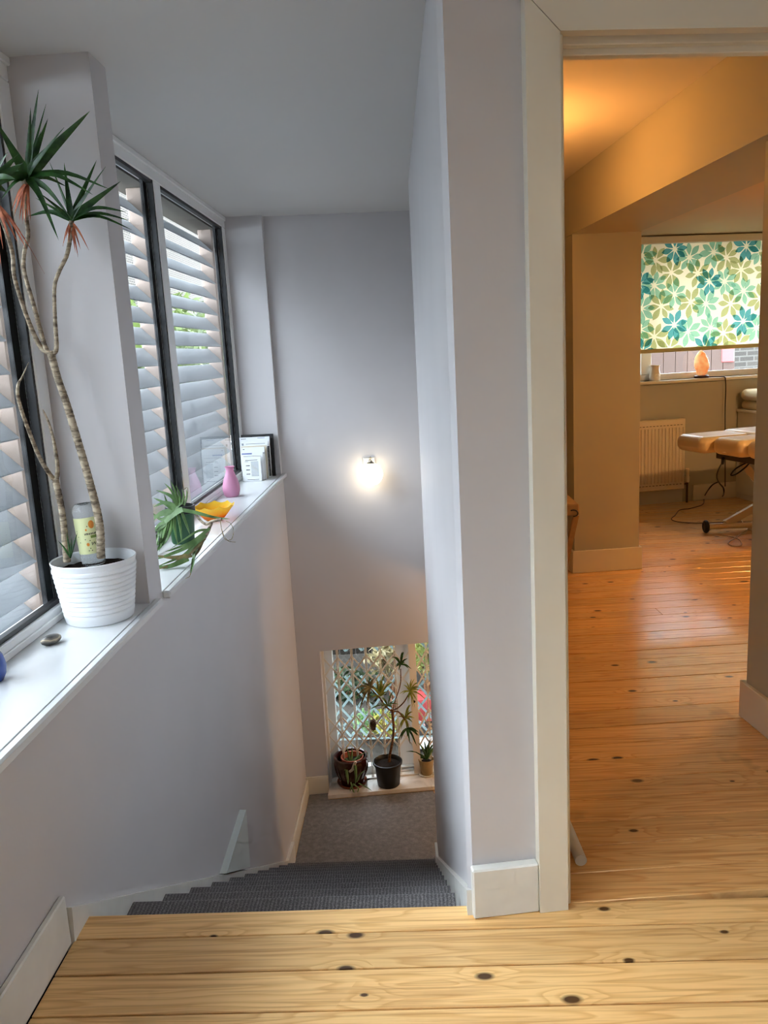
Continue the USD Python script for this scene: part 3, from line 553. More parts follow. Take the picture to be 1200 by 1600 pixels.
BOWL = mat('yellow_orange_glass', {'g': ('geometry', {}), 's': ('separate_xyz', {}), 'n': ('noise_texture', {'scale': 90.0}), 'a': ('math', {'math_type': 'multiply_add', 'value2': .02}), 'mr': ('map_range', {'from_min': .65, 'from_max': .735}), 'r': ('rgb_ramp', {'ramp': [(.0, C(90, 130, 30)), (.14, C(226, 140, 30)), (.36, C(242, 124, 24)), (.58, C(250, 190, 34)), (1, C(252, 220, 76))]}),
           'p': ('principled_bsdf', {'roughness': .15}), 't': ('translucent_bsdf', {}), 'm': ('mix_closure', {'fac': .45})},
           [('g.position', 's.vector'), ('g.position', 'n.vector'), ('n.fac', 'a.value1'), ('s.z', 'a.value3'), ('a.value', 'mr.value'), ('mr.result', 'r.fac'), ('r.color', 'p.base_color'), ('r.color', 't.color'), ('p.BSDF', 'm.closure1'), ('t.BSDF', 'm.closure2')], surface='m.closure')
single('petal_bowl', bowl, BOWL, 'yellow and orange glass bowl with a scalloped petal rim', 'bowl', smooth=40)
vc = atz(361, 777, .646)+np.array([0, .03, 0])
single('pink_vase', lathe([(0, 0), (.036, 0), (.048, .012), (.056, .045), (.055, .07), (.045, .11), (.031, .145), (.024, .165), (.026, .185), (.034, .194), (.031, .195), (.022, .182), (.02, .165), (.03, .13), (.048, .07), (.045, .02), (0, .01)], 40, vc),
       mat('frosted_pink_glass', {'p': ('principled_bsdf', {'base_color': C(226, 164, 196), 'roughness': .45}), 't': ('translucent_bsdf', {'color': C(226, 164, 196)}), 'm': ('mix_closure', {'fac': .35})}, [('p.BSDF', 'm.closure1'), ('t.BSDF', 'm.closure2')], surface='m.closure'),
       'frosted pink bottle vase with a narrow neck beside the petal bowl', 'vase', smooth=40)
PAPER = plain('white_paper', C(226, 228, 230), .7); PAPERC = plain('cream_paper', C(206, 194, 172), .7); PRINT = plain('grey_print', C(140, 148, 156), .7); PRINTB = plain('blue_leaf', C(120, 130, 176), .7); PRINTD = plain('dark_rule', C(70, 74, 80), .7)
def leaflet(y, pxl, pxr, top, label, cat_, body=PAPER, thick=.012, lines=(), lean=.06, base=.646):
    xl, xr = at(pxl, 720, y)[0], at(pxr, 720, y)[0]; zt = at((pxl+pxr)/2, top, y)[2]; h = zt-base; w = xr-xl
    g = thing('leaflet', label, cat_)
    T = trimesh.transformations.rotation_matrix(-math.atan(lean), (1, 0, 0)); T[:3, 3] = (xl, y, base)
    def put(m):
        m = m.copy(); m.apply_transform(T); return m
    obj('pages', put(bx(0, w, 0, thick, 0, h, .001)), body, g)
    for (u0, u1, v0, v1, m_) in lines: obj('print', put(bx(u0*w, u1*w, -.0006, .0002, v0*h, v1*h)), m_, g)
    return g
txt = [(.15, .82, .84, .86, PRINTD), (.12, .30, .79, .81, PRINT)]+[(.45, .86, .76-.055*i, .785-.055*i, PRINT) for i in range(11)]+[(.17, .38, .62-.17*i, .65-.17*i, PRINTD) for i in range(3)]+[(.2, .85, .06, .075, PRINTD)]
leaflet(5.74, 378.5, 407, 713.5, 'front white leaflet of the stack, smallest, printed with small grey text', 'leaflet', lines=txt)
leaflet(5.775, 377, 411, 707, 'white leaflet with a bluish heading just behind the front leaflet', 'leaflet', lines=[(.03, .5, .93, .98, PRINTB), (.1, .9, .84, .87, PRINTD)])
leaflet(5.81, 378.5, 414, 699, 'white booklet standing third in the stack of leaflets on the sill', 'booklet', lines=[(.05, .12, .93, .95, PRINTD), (0, 1, .80, .82, PRINTD)], body=PAPER, thick=.016)
leaflet(5.845, 378, 417, 697, 'cream edged booklet standing in the middle of the stack of leaflets', 'booklet', body=PAPERC, thick=.02)
lb5 = leaflet(5.885, 377, 420, 690, 'spiral bound booklet with a black comb spine, fifth in the stack', 'booklet', lines=[(.05, .12, .9, .96, PRINT), (.2, .9, .93, .945, PRINT)], body=PAPER, thick=.015)
x5 = at(420, 720, 5.885)[0]
obj('comb_binding', cat([bx(x5-.002, x5+.010, 5.878, 5.905, .66+.011*i, .667+.011*i) for i in range(20)]), BLACKP, lb5, label='black comb binding')
leaflet(5.925, 376, 423, 683, 'tall white brochure standing behind the spiral bound booklet', 'brochure', lines=[(.05, .22, .955, .967, PRINTD), (.6, .85, .965, .975, PRINTB)], thick=.014)
fd = leaflet(5.965, 375, 429, 679, 'black folder leaning on the wall at the back of the leaflet stack', 'folder', body=BLACKP, thick=.022)

# ------------------------------------------------------------------ landing sill plants
SZ = LZ+.032
def pot_at(name, label, cat_, px, py, parts):
    c = atz(px, py, SZ); return thing(name, label, cat_), c
g1 = thing('glazed_pot_plant', 'small aloe in a terracotta pot inside a dark red glazed planter on the landing sill', 'potted plant')
gc = atz(551, 1220, SZ); gc[1] = min(gc[1]+.02, 6.2)
pr = [(0, 0), (.088, 0), (.096, .012), (.098, .03), (.104, .055), (.125, .11), (.138, .17), (.14, .20), (.135, .225), (.142, .232), (.142, .245), (.132, .25), (.122, .245), (.122, .20), (.08, .06), (0, .05)]
GLZ = plain('oxblood_glaze', C(58, 20, 18), .12, vary=.4, vscale=14, coat_weight=.5)
obj('planter', lathe(pr, 48, gc), GLZ, g1, smooth=35)
rib = [tube([gc+np.array([math.cos(a)*r, math.sin(a)*r, z]) for r, z in ((.103, .05), (.126, .11), (.137, .165), (.137, .20))], [.004, .007, .006, .003], 6, 3) for a in np.linspace(0, 2*np.pi, 16, endpoint=False)]
obj('fluting', cat(rib), GLZ, g1, smooth=60)
obj('saucer', lathe([(0, 0), (.112, 0), (.125, .02), (.123, .026), (.115, .022), (.10, .008), (0, .008)], 40, gc), plain('terracotta_glaze', C(120, 52, 26), .25), g1, smooth=40)
obj('inner_pot', lathe([(0, .06), (.07, .06), (.09, .225), (.094, .23), (.094, .24), (.086, .24), (.08, .19), (0, .18)], 36, gc+np.array([.012, -.004, 0])), plain('terracotta', C(170, 84, 52), .7), g1, smooth=35, label='orange terracotta inner pot')
obj('soil', lathe([(0, .196), (.05, .2), (.081, .195), (.08, .18), (0, .18)], 24, gc+np.array([.012, -.004, 0])), SOIL, g1)
def lp(pts, Y): return [at(p[0], p[1], Y) for p in pts]
yy = gc[1]
for pts, w in (([(547, 1190), (545, 1180), (541, 1165)], .02), ([(549, 1190), (550, 1178), (550, 1166)], .018), ([(551, 1190), (561, 1182), (571, 1175)], .02), ([(551, 1191), (558, 1185), (568, 1187)], .016), ([(546, 1191), (540, 1186), (539, 1192)], .016), ([(550, 1190), (560, 1186), (567, 1190)], .012)):
    obj('leaf', leaf(lp(pts, yy-.01), w, 4, .25, side=FW, thick=.4, prof=al_prof), ALOE, g1, smooth=50)
yf = yy-.16
obj('stem', tube(lp([(556, 1190), (554, 1194), (551, 1202), (546, 1206)], yf+.02), [.010, .013, .011], 8, 4), plain('dry_stem', C(190, 176, 150), .8), g1, smooth=60)
for pts, w in (([(541, 1203), (543, 1215), (544, 1226)], .026), ([(555, 1196), (556, 1212), (555, 1226)], .026), ([(557, 1222), (563, 1210), (571, 1203)], .016), ([(553, 1224), (548, 1232), (547, 1237)], .016), ([(553, 1226), (560, 1232), (558, 1240)], .014), ([(560, 1224), (572, 1230), (582, 1236)], .012), ([(548, 1222), (552, 1236), (556, 1243)], .014), ([(538, 1203), (541, 1204), (544, 1208)], .014)):
    obj('leaf', leaf(lp(pts, yf), w, 4, .25, side=FW, thick=.4, prof=al_prof), ALOE, g1, smooth=50)
g2 = thing('garden_dracaena', 'leggy variegated dracaena in a plain black plastic pot on the landing sill', 'potted plant')
kc = atz(608, 1213, SZ); kc[1] += .01; kc[1] = min(kc[1], BW(kc[0])-.02)
obj('pot', lathe([(0, 0), (.086, 0), (.092, .006), (.106, .16), (.108, .185), (.120, .187), (.121, .205), (.114, .208), (.104, .19), (.10, .17), (0, .165)], 40, kc), BLACKP, g2, smooth=35)
obj('soil', lathe([(0, .178), (.05, .182), (.102, .175), (.1, .165), (0, .165)], 28, kc), SOIL, g2)
ky = kc[1]
obj('trunk', tube(lp([(608, 1190), (609, 1180), (613, 1160), (615, 1140), (614, 1122), (613, 1108)], ky), [.013, .011, .010, .010, .013], 10, 5), BARKB, g2, smooth=60)
for pts, r in (([(613, 1112), (604, 1105), (597, 1096), (592, 1088)], .006), ([(614, 1110), (622, 1106), (632, 1096), (640, 1082)], .005), ([(614, 1112), (622, 1112), (628, 1118), (633, 1125)], .006), ([(614, 1110), (617, 1095), (622, 1082), (626, 1066), (626, 1045)], .004), ([(592, 1090), (583, 1080), (578, 1075)], .005)):
    obj('branch', tube(lp(pts, ky), r, 7, 4), BARKB, g2, smooth=60)
rg = np.random.default_rng(11)
def tuft(cx, cy, tips, m, w=.016, Y=None):
    for tx, ty in list(tips)+[(a_+rg.uniform(-6, 6), b_+rg.uniform(-7, 7)) for a_, b_ in tips]:
        y1 = (Y or ky)+rg.uniform(-.05, .04); e = at(tx, ty, y1); b = at(cx, cy, Y or ky); mid = (b+e)/2+np.array([0, 0, .15*np.linalg.norm(e-b)])
        obj('leaf', leaf([b, mid, e], w*.85, 5, .12, side=FW), m, g2, smooth=50)
tuft(626, 1038, [(617, 1026), (630, 1025), (637, 1029), (623, 1048), (638, 1044), (630, 1018), (618, 1040)], LEAFG)
tuft(594, 1088, [(595, 1060), (588, 1062), (602, 1066), (580, 1075), (605, 1085), (611, 1068), (584, 1095), (600, 1072)], YELG)
tuft(579, 1074, [(562, 1085), (565, 1095), (572, 1108), (560, 1075), (568, 1068), (582, 1062), (590, 1080), (577, 1090), (562, 1105)], ALOED, .018)
tuft(606, 1103, [(590, 1100), (580, 1108), (598, 1090), (620, 1095), (612, 1085), (615, 1108), (596, 1112)], ALOE, .012)
tuft(640, 1080, [(655, 1065), (660, 1080), (652, 1095), (630, 1070), (648, 1060), (662, 1090), (637, 1100), (645, 1105), (628, 1085), (655, 1072)], YELG, .012)
tuft(633, 1122, [(640, 1100), (648, 1122), (645, 1112), (622, 1120), (626, 1140), (637, 1145)], YELG, .018)
tuft(636, 1138, [(622, 1158), (637, 1152), (640, 1158), (649, 1162), (655, 1145), (628, 1150), (653, 1150)], LEAFG, .02)
g3 = thing('spider_plant', 'small spiky green plant in a tan clay pot on a saucer, beside the stair wall', 'potted plant')
sc = atz(667, 1209, SZ); sc[1] += .0
obj('saucer', lathe([(0, 0), (.062, 0), (.072, .012), (.07, .014), (.055, .006), (0, .006)], 32, sc), plain('white_saucer', C(226, 220, 206), .3), g3, smooth=40, label='white saucer')
obj('pot', lathe([(0, .006), (.045, .006), (.048, .01), (.062, .125), (.066, .126), (.066, .14), (.06, .14), (.055, .12), (0, .115)], 32, sc), plain('tan_clay', C(150, 122, 74), .6, vary=.15, vscale=14), g3, smooth=35)
obj('soil', lathe([(0, .12), (.056, .118), (.055, .11), (0, .11)], 20, sc), SOIL, g3)
for k, (tx, ty) in enumerate([(653, 1160), (657, 1165), (672, 1155), (675, 1152), (680, 1160), (668, 1163), (645, 1180), (634, 1174), (648, 1190), (684, 1170), (663, 1158), (677, 1165), (690, 1158), (660, 1172)]):
    b = at(667, 1187, sc[1]); e = at(tx, ty, sc[1]-.05+.1*((k*.618) % 1)); obj('leaf', leaf([b, (b+e)/2+np.array([0, 0, .03]), e], .016, 4, .2, side=FW), LEAFG if k % 3 else ALOE, g3, smooth=50)
# pine cone hung on the gate
pcn = at(583, 1133, BW(-.4)+.07); pm = []
for i in range(46):
    f = i/46; a = i*2.39996; r = .034*math.sin(math.pi*(.12+.8*f))**.8; c0 = pcn+np.array([r*.55*math.cos(a), r*.55*math.sin(a), -.042+.085*f])
    s = trimesh.creation.icosphere(subdivisions=1, radius=1.0); s.vertices = s.vertices*np.array([.013, .010, .004]); s.apply_transform(trimesh.transformations.rotation_matrix(-.5, (0, 1, 0))); s.apply_transform(trimesh.transformations.rotation_matrix(a, (0, 0, 1))); s.apply_translation(c0); pm.append(s)
cone = thing('pine_cone', 'brown pine cone hung from a bar of the folding gate', 'pine cone')
obj('scales', cat(pm), plain('cone_brown', C(84, 58, 42), .8, vary=.3, vscale=60), cone)
obj('hanging_string', tube([pcn+np.array([0, 0, .04]), pcn+np.array([.003, .02, .12])], .001, 5), BLACKP, cone)
single('black_cable', tube([atz(572, 1219, SZ+.004), atz(580, 1216, SZ+.004), atz(590, 1213, SZ+.004), atz(596, 1209, SZ+.004)], .004, 6, 4), BLACKP, 'short black cable on the landing sill between the two larger pots', 'cable')

# ------------------------------------------------------------------ garden behind the landing window
GZ = -2.16
struct('ground', bx(-14, 14, 6.75, 34, GZ-.2, GZ), plain('garden_soil', C(52, 46, 38), .95, vary=.3, vscale=2))
struct('ground_side', bx(-14, -1.34, -6, 6.75, GZ-.2, GZ), plain('paving', C(150, 146, 138), .9, vary=.15, vscale=1.5))
TEAL = plain('pale_teal_paint', C(104, 122, 120), .7)
tl = thing('trellis', 'pale blue-green lattice trellis standing outside the landing window', 'trellis')
ty = 6.95
for zlo, zhi in ((-1.12, -.62), (-1.95, -1.36)):
    hgt = zhi-zlo; step = .145; x = -1.25
    while x < .75:
        for s in (-1, 1):
            a = (x, ty+(.008 if s > 0 else 0), zlo); b = (x+s*hgt*.78, ty+(.008 if s > 0 else 0), zhi); obj('lath', between(a, b, .020, .006), TEAL, tl)
        x += step
for x in (-1.3, .75): obj('post', bx(x-.02, x+.02, ty-.012, ty+.025, GZ, -.5), TEAL, tl)
for z in (-1.97, -.60): obj('rail', bx(-1.3, .75, ty-.012, ty-.004, z-.008, z+.008), TEAL, tl)
fb = thing('garden_fence', 'dark timber board fence at the back of the garden', 'fence')
FD = plain('dark_timber', C(34, 30, 25), .95, vary=.25, vscale=6, specular_ior_level=.1)
for k in range(30): obj('board', bx(-3.0+.2*k, -2.81+.2*k, 9.6+.01*(k % 2), 9.62+.01*(k % 2), GZ, -.45, .003), FD, fb)
obj('rail', bx(-3, 3, 9.63, 9.68, -1.0, -.92), FD, fb)
def shrub(name, label, c, R, n, m, ls=.07, seed=1, zmin=None):
    g = np.random.default_rng(seed); t_ = thing(name, label, 'shrub'); ms = []; c = np.array(c, float)
    d = g.normal(size=(n, 3)); d /= np.linalg.norm(d, axis=1, keepdims=True); p = c+d*np.array(R)*(g.uniform(.35, 1, (n, 1)))
    if zmin is not None: p[:, 2] = np.maximum(p[:, 2], zmin)
    a = g.normal(size=(n, 3)); a /= np.linalg.norm(a, axis=1, keepdims=True); b = np.cross(a, g.normal(size=(n, 3))); b /= np.linalg.norm(b, axis=1, keepdims=True)
    L = ls*g.uniform(.6, 1.3, (n, 1)); V = np.stack([p-a*L, p+b*L*.35, p+a*L, p-b*L*.35], 1).reshape(-1, 3); i = np.arange(n)*4
    Fq = np.concatenate([np.stack([i, i+1, i+2], 1), np.stack([i, i+2, i+3], 1)])
    obj('foliage', trimesh.Trimesh(V, Fq, process=False), m, t_, kind='stuff')
    obj('stem', cat([tube([c*np.array([1, 1, 0])+np.array([0, 0, GZ]), c+np.array([q*.3*R[0], 0, 0])], [.03, .012], 6) for q in (-1, 0, 1)]), BARKB, t_)
    return t_
GS = lambda x, y, Y: tuple(float(q_) for q_ in at(x, y, Y))
shrub('garden_shrub', 'dark leafy shrub behind the trellis on the left', GS(545, 1085, 8.4), (.50, .35, .30), 900, leafmat('dark_leaf', C(24, 36, 20), C(56, 74, 38), .5, .25, 3), .06, 2)
shrub('garden_shrub', 'yellow green leafy shrub high up on the right, beside the gate post', GS(668, 1022, 7.7), (.22, .25, .22), 700, leafmat('lime_leaf', C(96, 112, 56), C(190, 190, 112), .5, .35, 5), .045, 3)
shrub('garden_shrub', 'straw coloured twiggy shrub above the middle of the gate', GS(612, 1025, 8.0), (.30, .25, .26), 420, leafmat('straw_leaf', C(96, 88, 58), C(178, 164, 122), .6, .3, 5), .06, 9)
shrub('garden_shrub', 'large green shrub high above the back fence', (-.6, 10.6, -.1), (2.0, .6, .7), 1600, BUSH, .10, 4)
shrub('garden_shrub', 'low yellow flowering plant just outside the window', (-.36, 7.25, -1.98), (.16, .12, .14), 160, BUSHY, .06, 5, GZ+.02)
shrub('garden_shrub', 'low pale green plant outside the window, left of the yellow one', (-.56, 7.3, -1.98), (.12, .1, .13), 120, leafmat('mint_leaf', C(120, 160, 100), C(190, 216, 170), .5, .3, 4), .05, 6, GZ+.02)
RED = plain('red_plastic', C(206, 84, 84), .45)
rc = thing('garden_cart', 'red plastic garden cart with a round hoop wheel outside the window', 'garden cart')
q = at(664, 1108, 7.7)
tub = trimesh.convex.convex_hull(np.array([(q[0]+sx*w, q[1]+sy*w*.7, q[2]+z) for sx in (-1, 1) for sy in (-1, 1) for w, z in ((.10, -.10), (.20, .16))])); 
obj('tub', tub, RED, rc)
obj('handle', tube([q+np.array([-.1, 0, .0]), q+np.array([-.22, 0, .08])], .02, 8), RED, rc)
hw = [q+np.array([-.09+.085*math.cos(a), -.15, -.14+.085*math.sin(a)]) for a in np.linspace(0, 2*np.pi, 25)]
obj('wheel', tube(hw, .010, 6), plain('pink_hoop', C(226, 170, 164), .5), rc, label='pale pink hoop wheel')
for sx in (-1, 1): obj('leg', tube([q+np.array([sx*.1, .05, -.08]), np.array([q[0]+sx*.12, q[1]+.05, GZ])], .012, 6), BLACKP, rc)
wt = at(664, 1160, 7.1); tb = thing('garden_stool', 'small white garden stool outside the window below the red cart', 'stool')
obj('seat', rbx(wt[0]-.12, wt[0]+.12, wt[1]-.1, wt[1]+.1, wt[2]-.02, wt[2]+.012, .012, 1), UPVC, tb, smooth=40)
for sx in (-1, 1):
    for sy in (-1, 1): obj('leg', bx(wt[0]+sx*.09-.012, wt[0]+sx*.09+.012, wt[1]+sy*.07-.012, wt[1]+sy*.07+.012, GZ, wt[2]-.02), UPVC, tb)

# ------------------------------------------------------------------ neighbour's house and greenery seen between the louvres
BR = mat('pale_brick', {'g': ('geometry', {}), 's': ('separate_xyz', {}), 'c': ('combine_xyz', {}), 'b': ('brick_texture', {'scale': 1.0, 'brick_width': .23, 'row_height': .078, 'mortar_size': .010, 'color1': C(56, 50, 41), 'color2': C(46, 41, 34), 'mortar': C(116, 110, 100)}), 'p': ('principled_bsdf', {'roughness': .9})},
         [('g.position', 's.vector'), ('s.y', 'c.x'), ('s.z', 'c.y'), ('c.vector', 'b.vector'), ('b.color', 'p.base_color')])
nb = thing('neighbour_house', 'pale brick house wall beyond the louvre screens', 'building')
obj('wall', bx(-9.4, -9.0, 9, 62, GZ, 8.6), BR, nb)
obj('coping', bx(-9.45, -8.95, 9, 62, 8.6, 8.72), UPVC, nb)
shrub('side_shrub', 'tall green shrub between the louvre screens and the brick house', (-6.2, 22.0, .9), (1.2, 7.0, 2.6), 5200, leafmat('climber_leaf', C(58, 74, 34), C(120, 140, 70), .5, .35, 3), .20, 8)

# ------------------------------------------------------------------ room: window, blind, lamp, burner
w4 = struct('window_4', label='white framed window of the far room below the leaf-print blind')
def fb_(u0, u1, v0, v1, z0, z1, b=.003): return FWf(bx(u0, u1, v0, v1, z0, z1, b))
obj('frame', cat(fb_(wu0, wu1, .10, .17, wz0, wz0+.055), fb_(wu0, wu1, .10, .17, wz1-.06, wz1), fb_(wu0, wu0+.06, .10, .17, wz0+.05, wz1-.06), fb_(wu1-.06, wu1, .10, .17, wz0+.05, wz1-.06)), UPVC, w4)
ml = .0
mu = -.545
obj('frame_post', fb_(mu-.045, mu+.055, .095, .17, wz0+.055, wz1-.06), UPVC, w4)
obj('pane', FWf(bx(wu0+.06, mu-.045, .132, .138, wz0+.055, wz1-.06)), PANE, w4)
obj('pane', FWf(bx(mu+.055, wu1-.06, .132, .138, wz0+.055, wz1-.06)), PANE, w4)
struct('trim_8', FWf(bx(wu0-.02, wu1+.02, -.045, .10, wz0-.028, wz0, .006)), CREAM, label='cream painted sill of the far room window')
BLc = C(238, 228, 196)
def cloth(name, col, tr): return mat(name, {'d': ('diffuse_bsdf', {'color': col}), 't': ('translucent_bsdf', {'color': col}), 'm': ('mix_closure', {'fac': tr})}, [('d.BSDF', 'm.closure1'), ('t.BSDF', 'm.closure2')], surface='m.closure')
bd = thing('roller_blind', 'cream roller blind printed with blue, aqua and sage leaf rosettes', 'blind')
obj('cassette', FWf(bx(wu0+.0, wu1, -.055, .02, 2.300, 2.362, .006)), UPVC, bd)
bu0, bu1, bz0, bz1 = wu0+.03, wu1-.03, 1.385, 2.31
obj('fabric', FWf(bx(bu0, bu1, -.0205, -.0195, bz0, bz1)), cloth('blind_cloth', C(248, 242, 222), .72), bd)
obj('hem_bar', FWf(rbx(bu0, bu1, -.028, -.012, bz0-.012, bz0+.022, .006, 1)), cloth('hem_cloth', C(196, 184, 140), .3), bd, smooth=40)
def uvz(cx, cy):       # crop pixel of the blind -> wall coordinates
    x, y = 980+cx/5.4545, 350+cy/5.4545
    t_ = math.radians(11); n_ = (-math.sin(t_), math.cos(t_), 0); o = np.dot(n_, FWf.p(0, -.02)); pt = cut(x, y, n_, o); dlt = pt-FWf.p(0, 0); return dlt[0]*math.cos(t_)+dlt[1]*math.sin(t_), pt[2]
dark = [(700, 490), (400, 860), (988, 830), (105, 510), (1015, 190), (405, 215), (660, 1060), (130, 1085)]
aqua = [(530, 285), (735, 240), (830, 490), (990, 570), (400, 600), (670, 680), (710, 885), (515, 915), (230, 525), (125, 270), (1135, 240), (1100, 885), (110, 900), (120, 720), (1240, 480), (1260, 700)]
sage = [(240, 310), (375, 415), (600, 420), (845, 285), (970, 390), (540, 665), (290, 700), (880, 680), (1130, 635), (230, 960), (820, 930), (945, 1020), (360, 1060), (1185, 400), (700, 1080), (1250, 950), (1230, 300)]
rgp = np.random.default_rng(5)
def petal(L, Wd, k=7):
    s = np.linspace(0, 1, k); return np.r_[np.c_[s*L, np.sin(np.pi*s**1.15)*Wd/2], np.c_[s[::-1][1:-1]*L, -np.sin(np.pi*s[::-1][1:-1]**1.15)*Wd/2]]
for nm, cs, col, off, npet in (('sage_leaf', sage, C(200, 208, 165), -.0212, 7), ('aqua_leaf', aqua, C(166, 220, 212), -.0216, 8), ('blue_leaf', dark, C(104, 184, 208), -.0220, 8)):
    ink = mat('ink_'+nm, {'d': ('diffuse_bsdf', {'color': col}), 't': ('transparent_bsdf', {'color': tuple(c**.5 for c in col)}), 'm': ('mix_closure', {'fac': .93})}, [('d.BSDF', 'm.closure1'), ('t.BSDF', 'm.closure2')], surface='m.closure')
    for (cx, cy) in cs:
        u, z = uvz(cx, cy); a0 = rgp.uniform(0, 1)
        if not (bu0-.05 < u < bu1+.05): continue
        for k in range(npet):
            a = a0+2*math.pi*k/npet+rgp.uniform(-.12, .12); L = rgp.uniform(.098, .130); pp = petal(L, L*.46)+np.array([.018, 0])
            pg = affinity.translate(affinity.rotate(Polygon(pp), a, origin=(0, 0), use_radians=True), u, z).intersection(sbox(bu0+.001, bz0+.001, bu1-.001, bz1-.001))
            if pg.is_empty or pg.geom_type != 'Polygon': continue
            m = prism(pg, 0, .0003); v = m.vertices.copy(); m.vertices = np.c_[v[:, 0], off+v[:, 2], v[:, 1]]; obj(nm, FWf(m), ink, bd)
su = lambda x, y: (lambda p: (p-FWf.p(0, 0))@np.array([math.cos(math.radians(11)), math.sin(math.radians(11)), 0]))(atz(x, y, wz0))
sl = thing('salt_lamp', 'glowing orange salt crystal lamp on a dark wooden base on the room sill', 'lamp')
slp = FWf.p(-.035, .03, wz0)
obj('base', lathe([(0, 0), (.062, 0), (.066, .006), (.066, .018), (.06, .024), (0, .024)], 28, slp), plain('dark_wood', C(60, 26, 18), .4), sl, smooth=40)
cr = trimesh.creation.icosphere(subdivisions=4, radius=1.0); cv = cr.vertices.copy(); rz = cv[:, 2]; cv = cv*np.array([.066, .066, .118]); cv[:, :2] *= (1-.22*rz*(rz > 0)-.10*(rz < -.4))[:, None]; cv[:, 0] += -.012*np.maximum(rz, 0); cv *= (1+.16*(meshkit.fbm(cr.vertices*2.6, 3, 8)-.5))[:, None]; cr.vertices = cv; cr.apply_translation(slp+np.array([0, 0, .128]))
obj('crystal', cr, mat('salt_crystal', {'g': ('geometry', {}), 'n': ('noise_texture', {'scale': 14.0, 'detail': 4.0}), 'r': ('rgb_ramp', {'ramp': [(.35, C(226, 130, 66)), (.65, C(246, 190, 130))]}), 'p': ('principled_bsdf', {'roughness': .5, 'emission_strength': .28})}, [('g.position', 'n.vector'), ('n.fac', 'r.fac'), ('r.color', 'p.base_color'), ('r.color', 'p.emission_color')]), sl, smooth=True)
_n = np.array([-math.sin(math.radians(11)), math.cos(math.radians(11)), 0]); lc = lambda x, y, o=-.05: cut(x, y, _n, _n@FWf.p(0, o))
obj('cord', tube([slp+np.array([.06, 0, .008]), FWf.p(.12, -.02, wz0+.004), FWf.p(.145, -.048, wz0), FWf.p(.15, -.055, wz0-.03), lc(1134, 610), lc(1133, 640), lc(1133, 672), lc(1133, 760)], .0045, 6, 5), BLACKP, sl, smooth=60, label='black power cord hanging over the sill')
ob = thing('oil_burner', 'small white ceramic oil burner with a round opening on the room sill', 'oil burner')
obp = FWf.p(-.492, .03, wz0)
obj('burner_body', lathe([(0, 0), (.044, 0), (.048, .01), (.050, .04), (.046, .08), (.040, .105), (.042, .128), (.050, .138), (.046, .138), (.034, .12), (0, .11)], 28, obp), plain('cream_ceramic', C(226, 214, 190), .35), ob, smooth=40)
op = trimesh.creation.icosphere(subdivisions=2, radius=.026); op.apply_translation(obp+np.array([.008, -.030, .045])); obj('opening', op, plain('pale_glaze', C(244, 236, 220), .2), ob, smooth=True, label='round pale opening')
# radiator with valve
ra = thing('radiator', 'white flat panel radiator under the far room window', 'radiator')
RADM = plain('radiator_enamel', C(228, 212, 184), .35)
r0, r1, rz0, rz1 = -.80, -.262, .14, .775
obj('panel', fb_(r0, r1, -.105, -.085, rz0, rz1, .005), RADM, ra)
for i in range(16):
    u = r0+.02+i*(r1-r0-.04)/15
    obj('flute', FWf(tube([(u, -.107, rz0+.07), (u, -.107, rz1-.07)], .007, 6)), RADM, ra, smooth=60)
obj('slots', cat([FWf(bx(r0+.03+i*.033, r0+.05+i*.033, -.1062, -.104, z, z+.006)) for i in range(15) for z in (rz0+.045, rz1-.05)]), plain('slot_shadow', C(120, 104, 82), .7), ra, label='dark slots along the top and bottom edges')
obj('top_grille', fb_(r0, r1, -.105, -.03, rz1-.002, rz1+.006, .002), RADM, ra)
obj('side_cover', fb_(r1-.004, r1+.002, -.105, -.03, rz0, rz1, .002), RADM, ra)
obj('bracket', cat(fb_(r0+.1, r0+.14, -.085, 0, .25, .32), fb_(r1-.14, r1-.10, -.085, 0, .25, .32)), RADM, ra)
vp = FWf.p(r1+.055, -.06, 0)
vv = obj('valve', lathe([(0, .19), (.018, .19), (.022, .2), (.022, .24), (.016, .25), (.019, .27), (.019, .31), (.013, .32), (0, .32)], 18, vp), RADM, ra, smooth=40, label='white thermostatic valve')
obj('pipe', cat(tube([vp+np.array([0, 0, .0]), vp+np.array([0, 0, .19])], .0095, 10), FWf(tube([(r1-.005, -.06, .175), (r1+.055, -.06, .175)], .008, 8))), plain('brown_pipe', C(86, 62, 40), .5), vv, smooth=60)

# ------------------------------------------------------------------ treatment couch
CO = frame_of(2.105, 6.56, 16)          # u along the couch, v across (negative towards us)
VIN = plain('cream_vinyl', C(222, 196, 150), .32, bump=.1, bscale=25, coat_weight=.15)
tc = thing('treatment_couch', 'cream padded treatment couch with a segmented head end on a wheeled steel frame', 'treatment couch')
SEGZ = (.615, .745)
for k, (v0, v1, u0) in enumerate(((-.36, 0, .0), (-.70, -.365, .07), (-1.02, -.705, .10), (-1.34, -1.025, .14))):
    obj('pad', CO(rbx(u0, u0+.55, v0, v1, *SEGZ, .055, 3)), VIN, tc, smooth=60)
obj('mattress', CO(rbx(.40, 1.68, -1.30, -.02, .61, .758, .05, 3)), VIN, tc, smooth=60)
FRM = plain('cream_steel', C(206, 186, 148), .4)
obj('underframe', CO(bx(.2, 1.6, -.85, -.25, .56, .612, .004)), plain('dark_frame', C(70, 58, 44), .5), tc)
wp0 = np.array([2.25, 6.23, .052])
wh = trimesh.creation.torus(.034, .017, 24, 12); wh = cat(wh, trimesh.creation.cylinder(.034, .026, sections=24)); wh.apply_transform(trimesh.transformations.rotation_matrix(math.pi/2, (0, 1, 0))); wh.apply_translation(wp0)
obj('castor', wh, BLACKP, tc, smooth=40, label='black rubber castor')
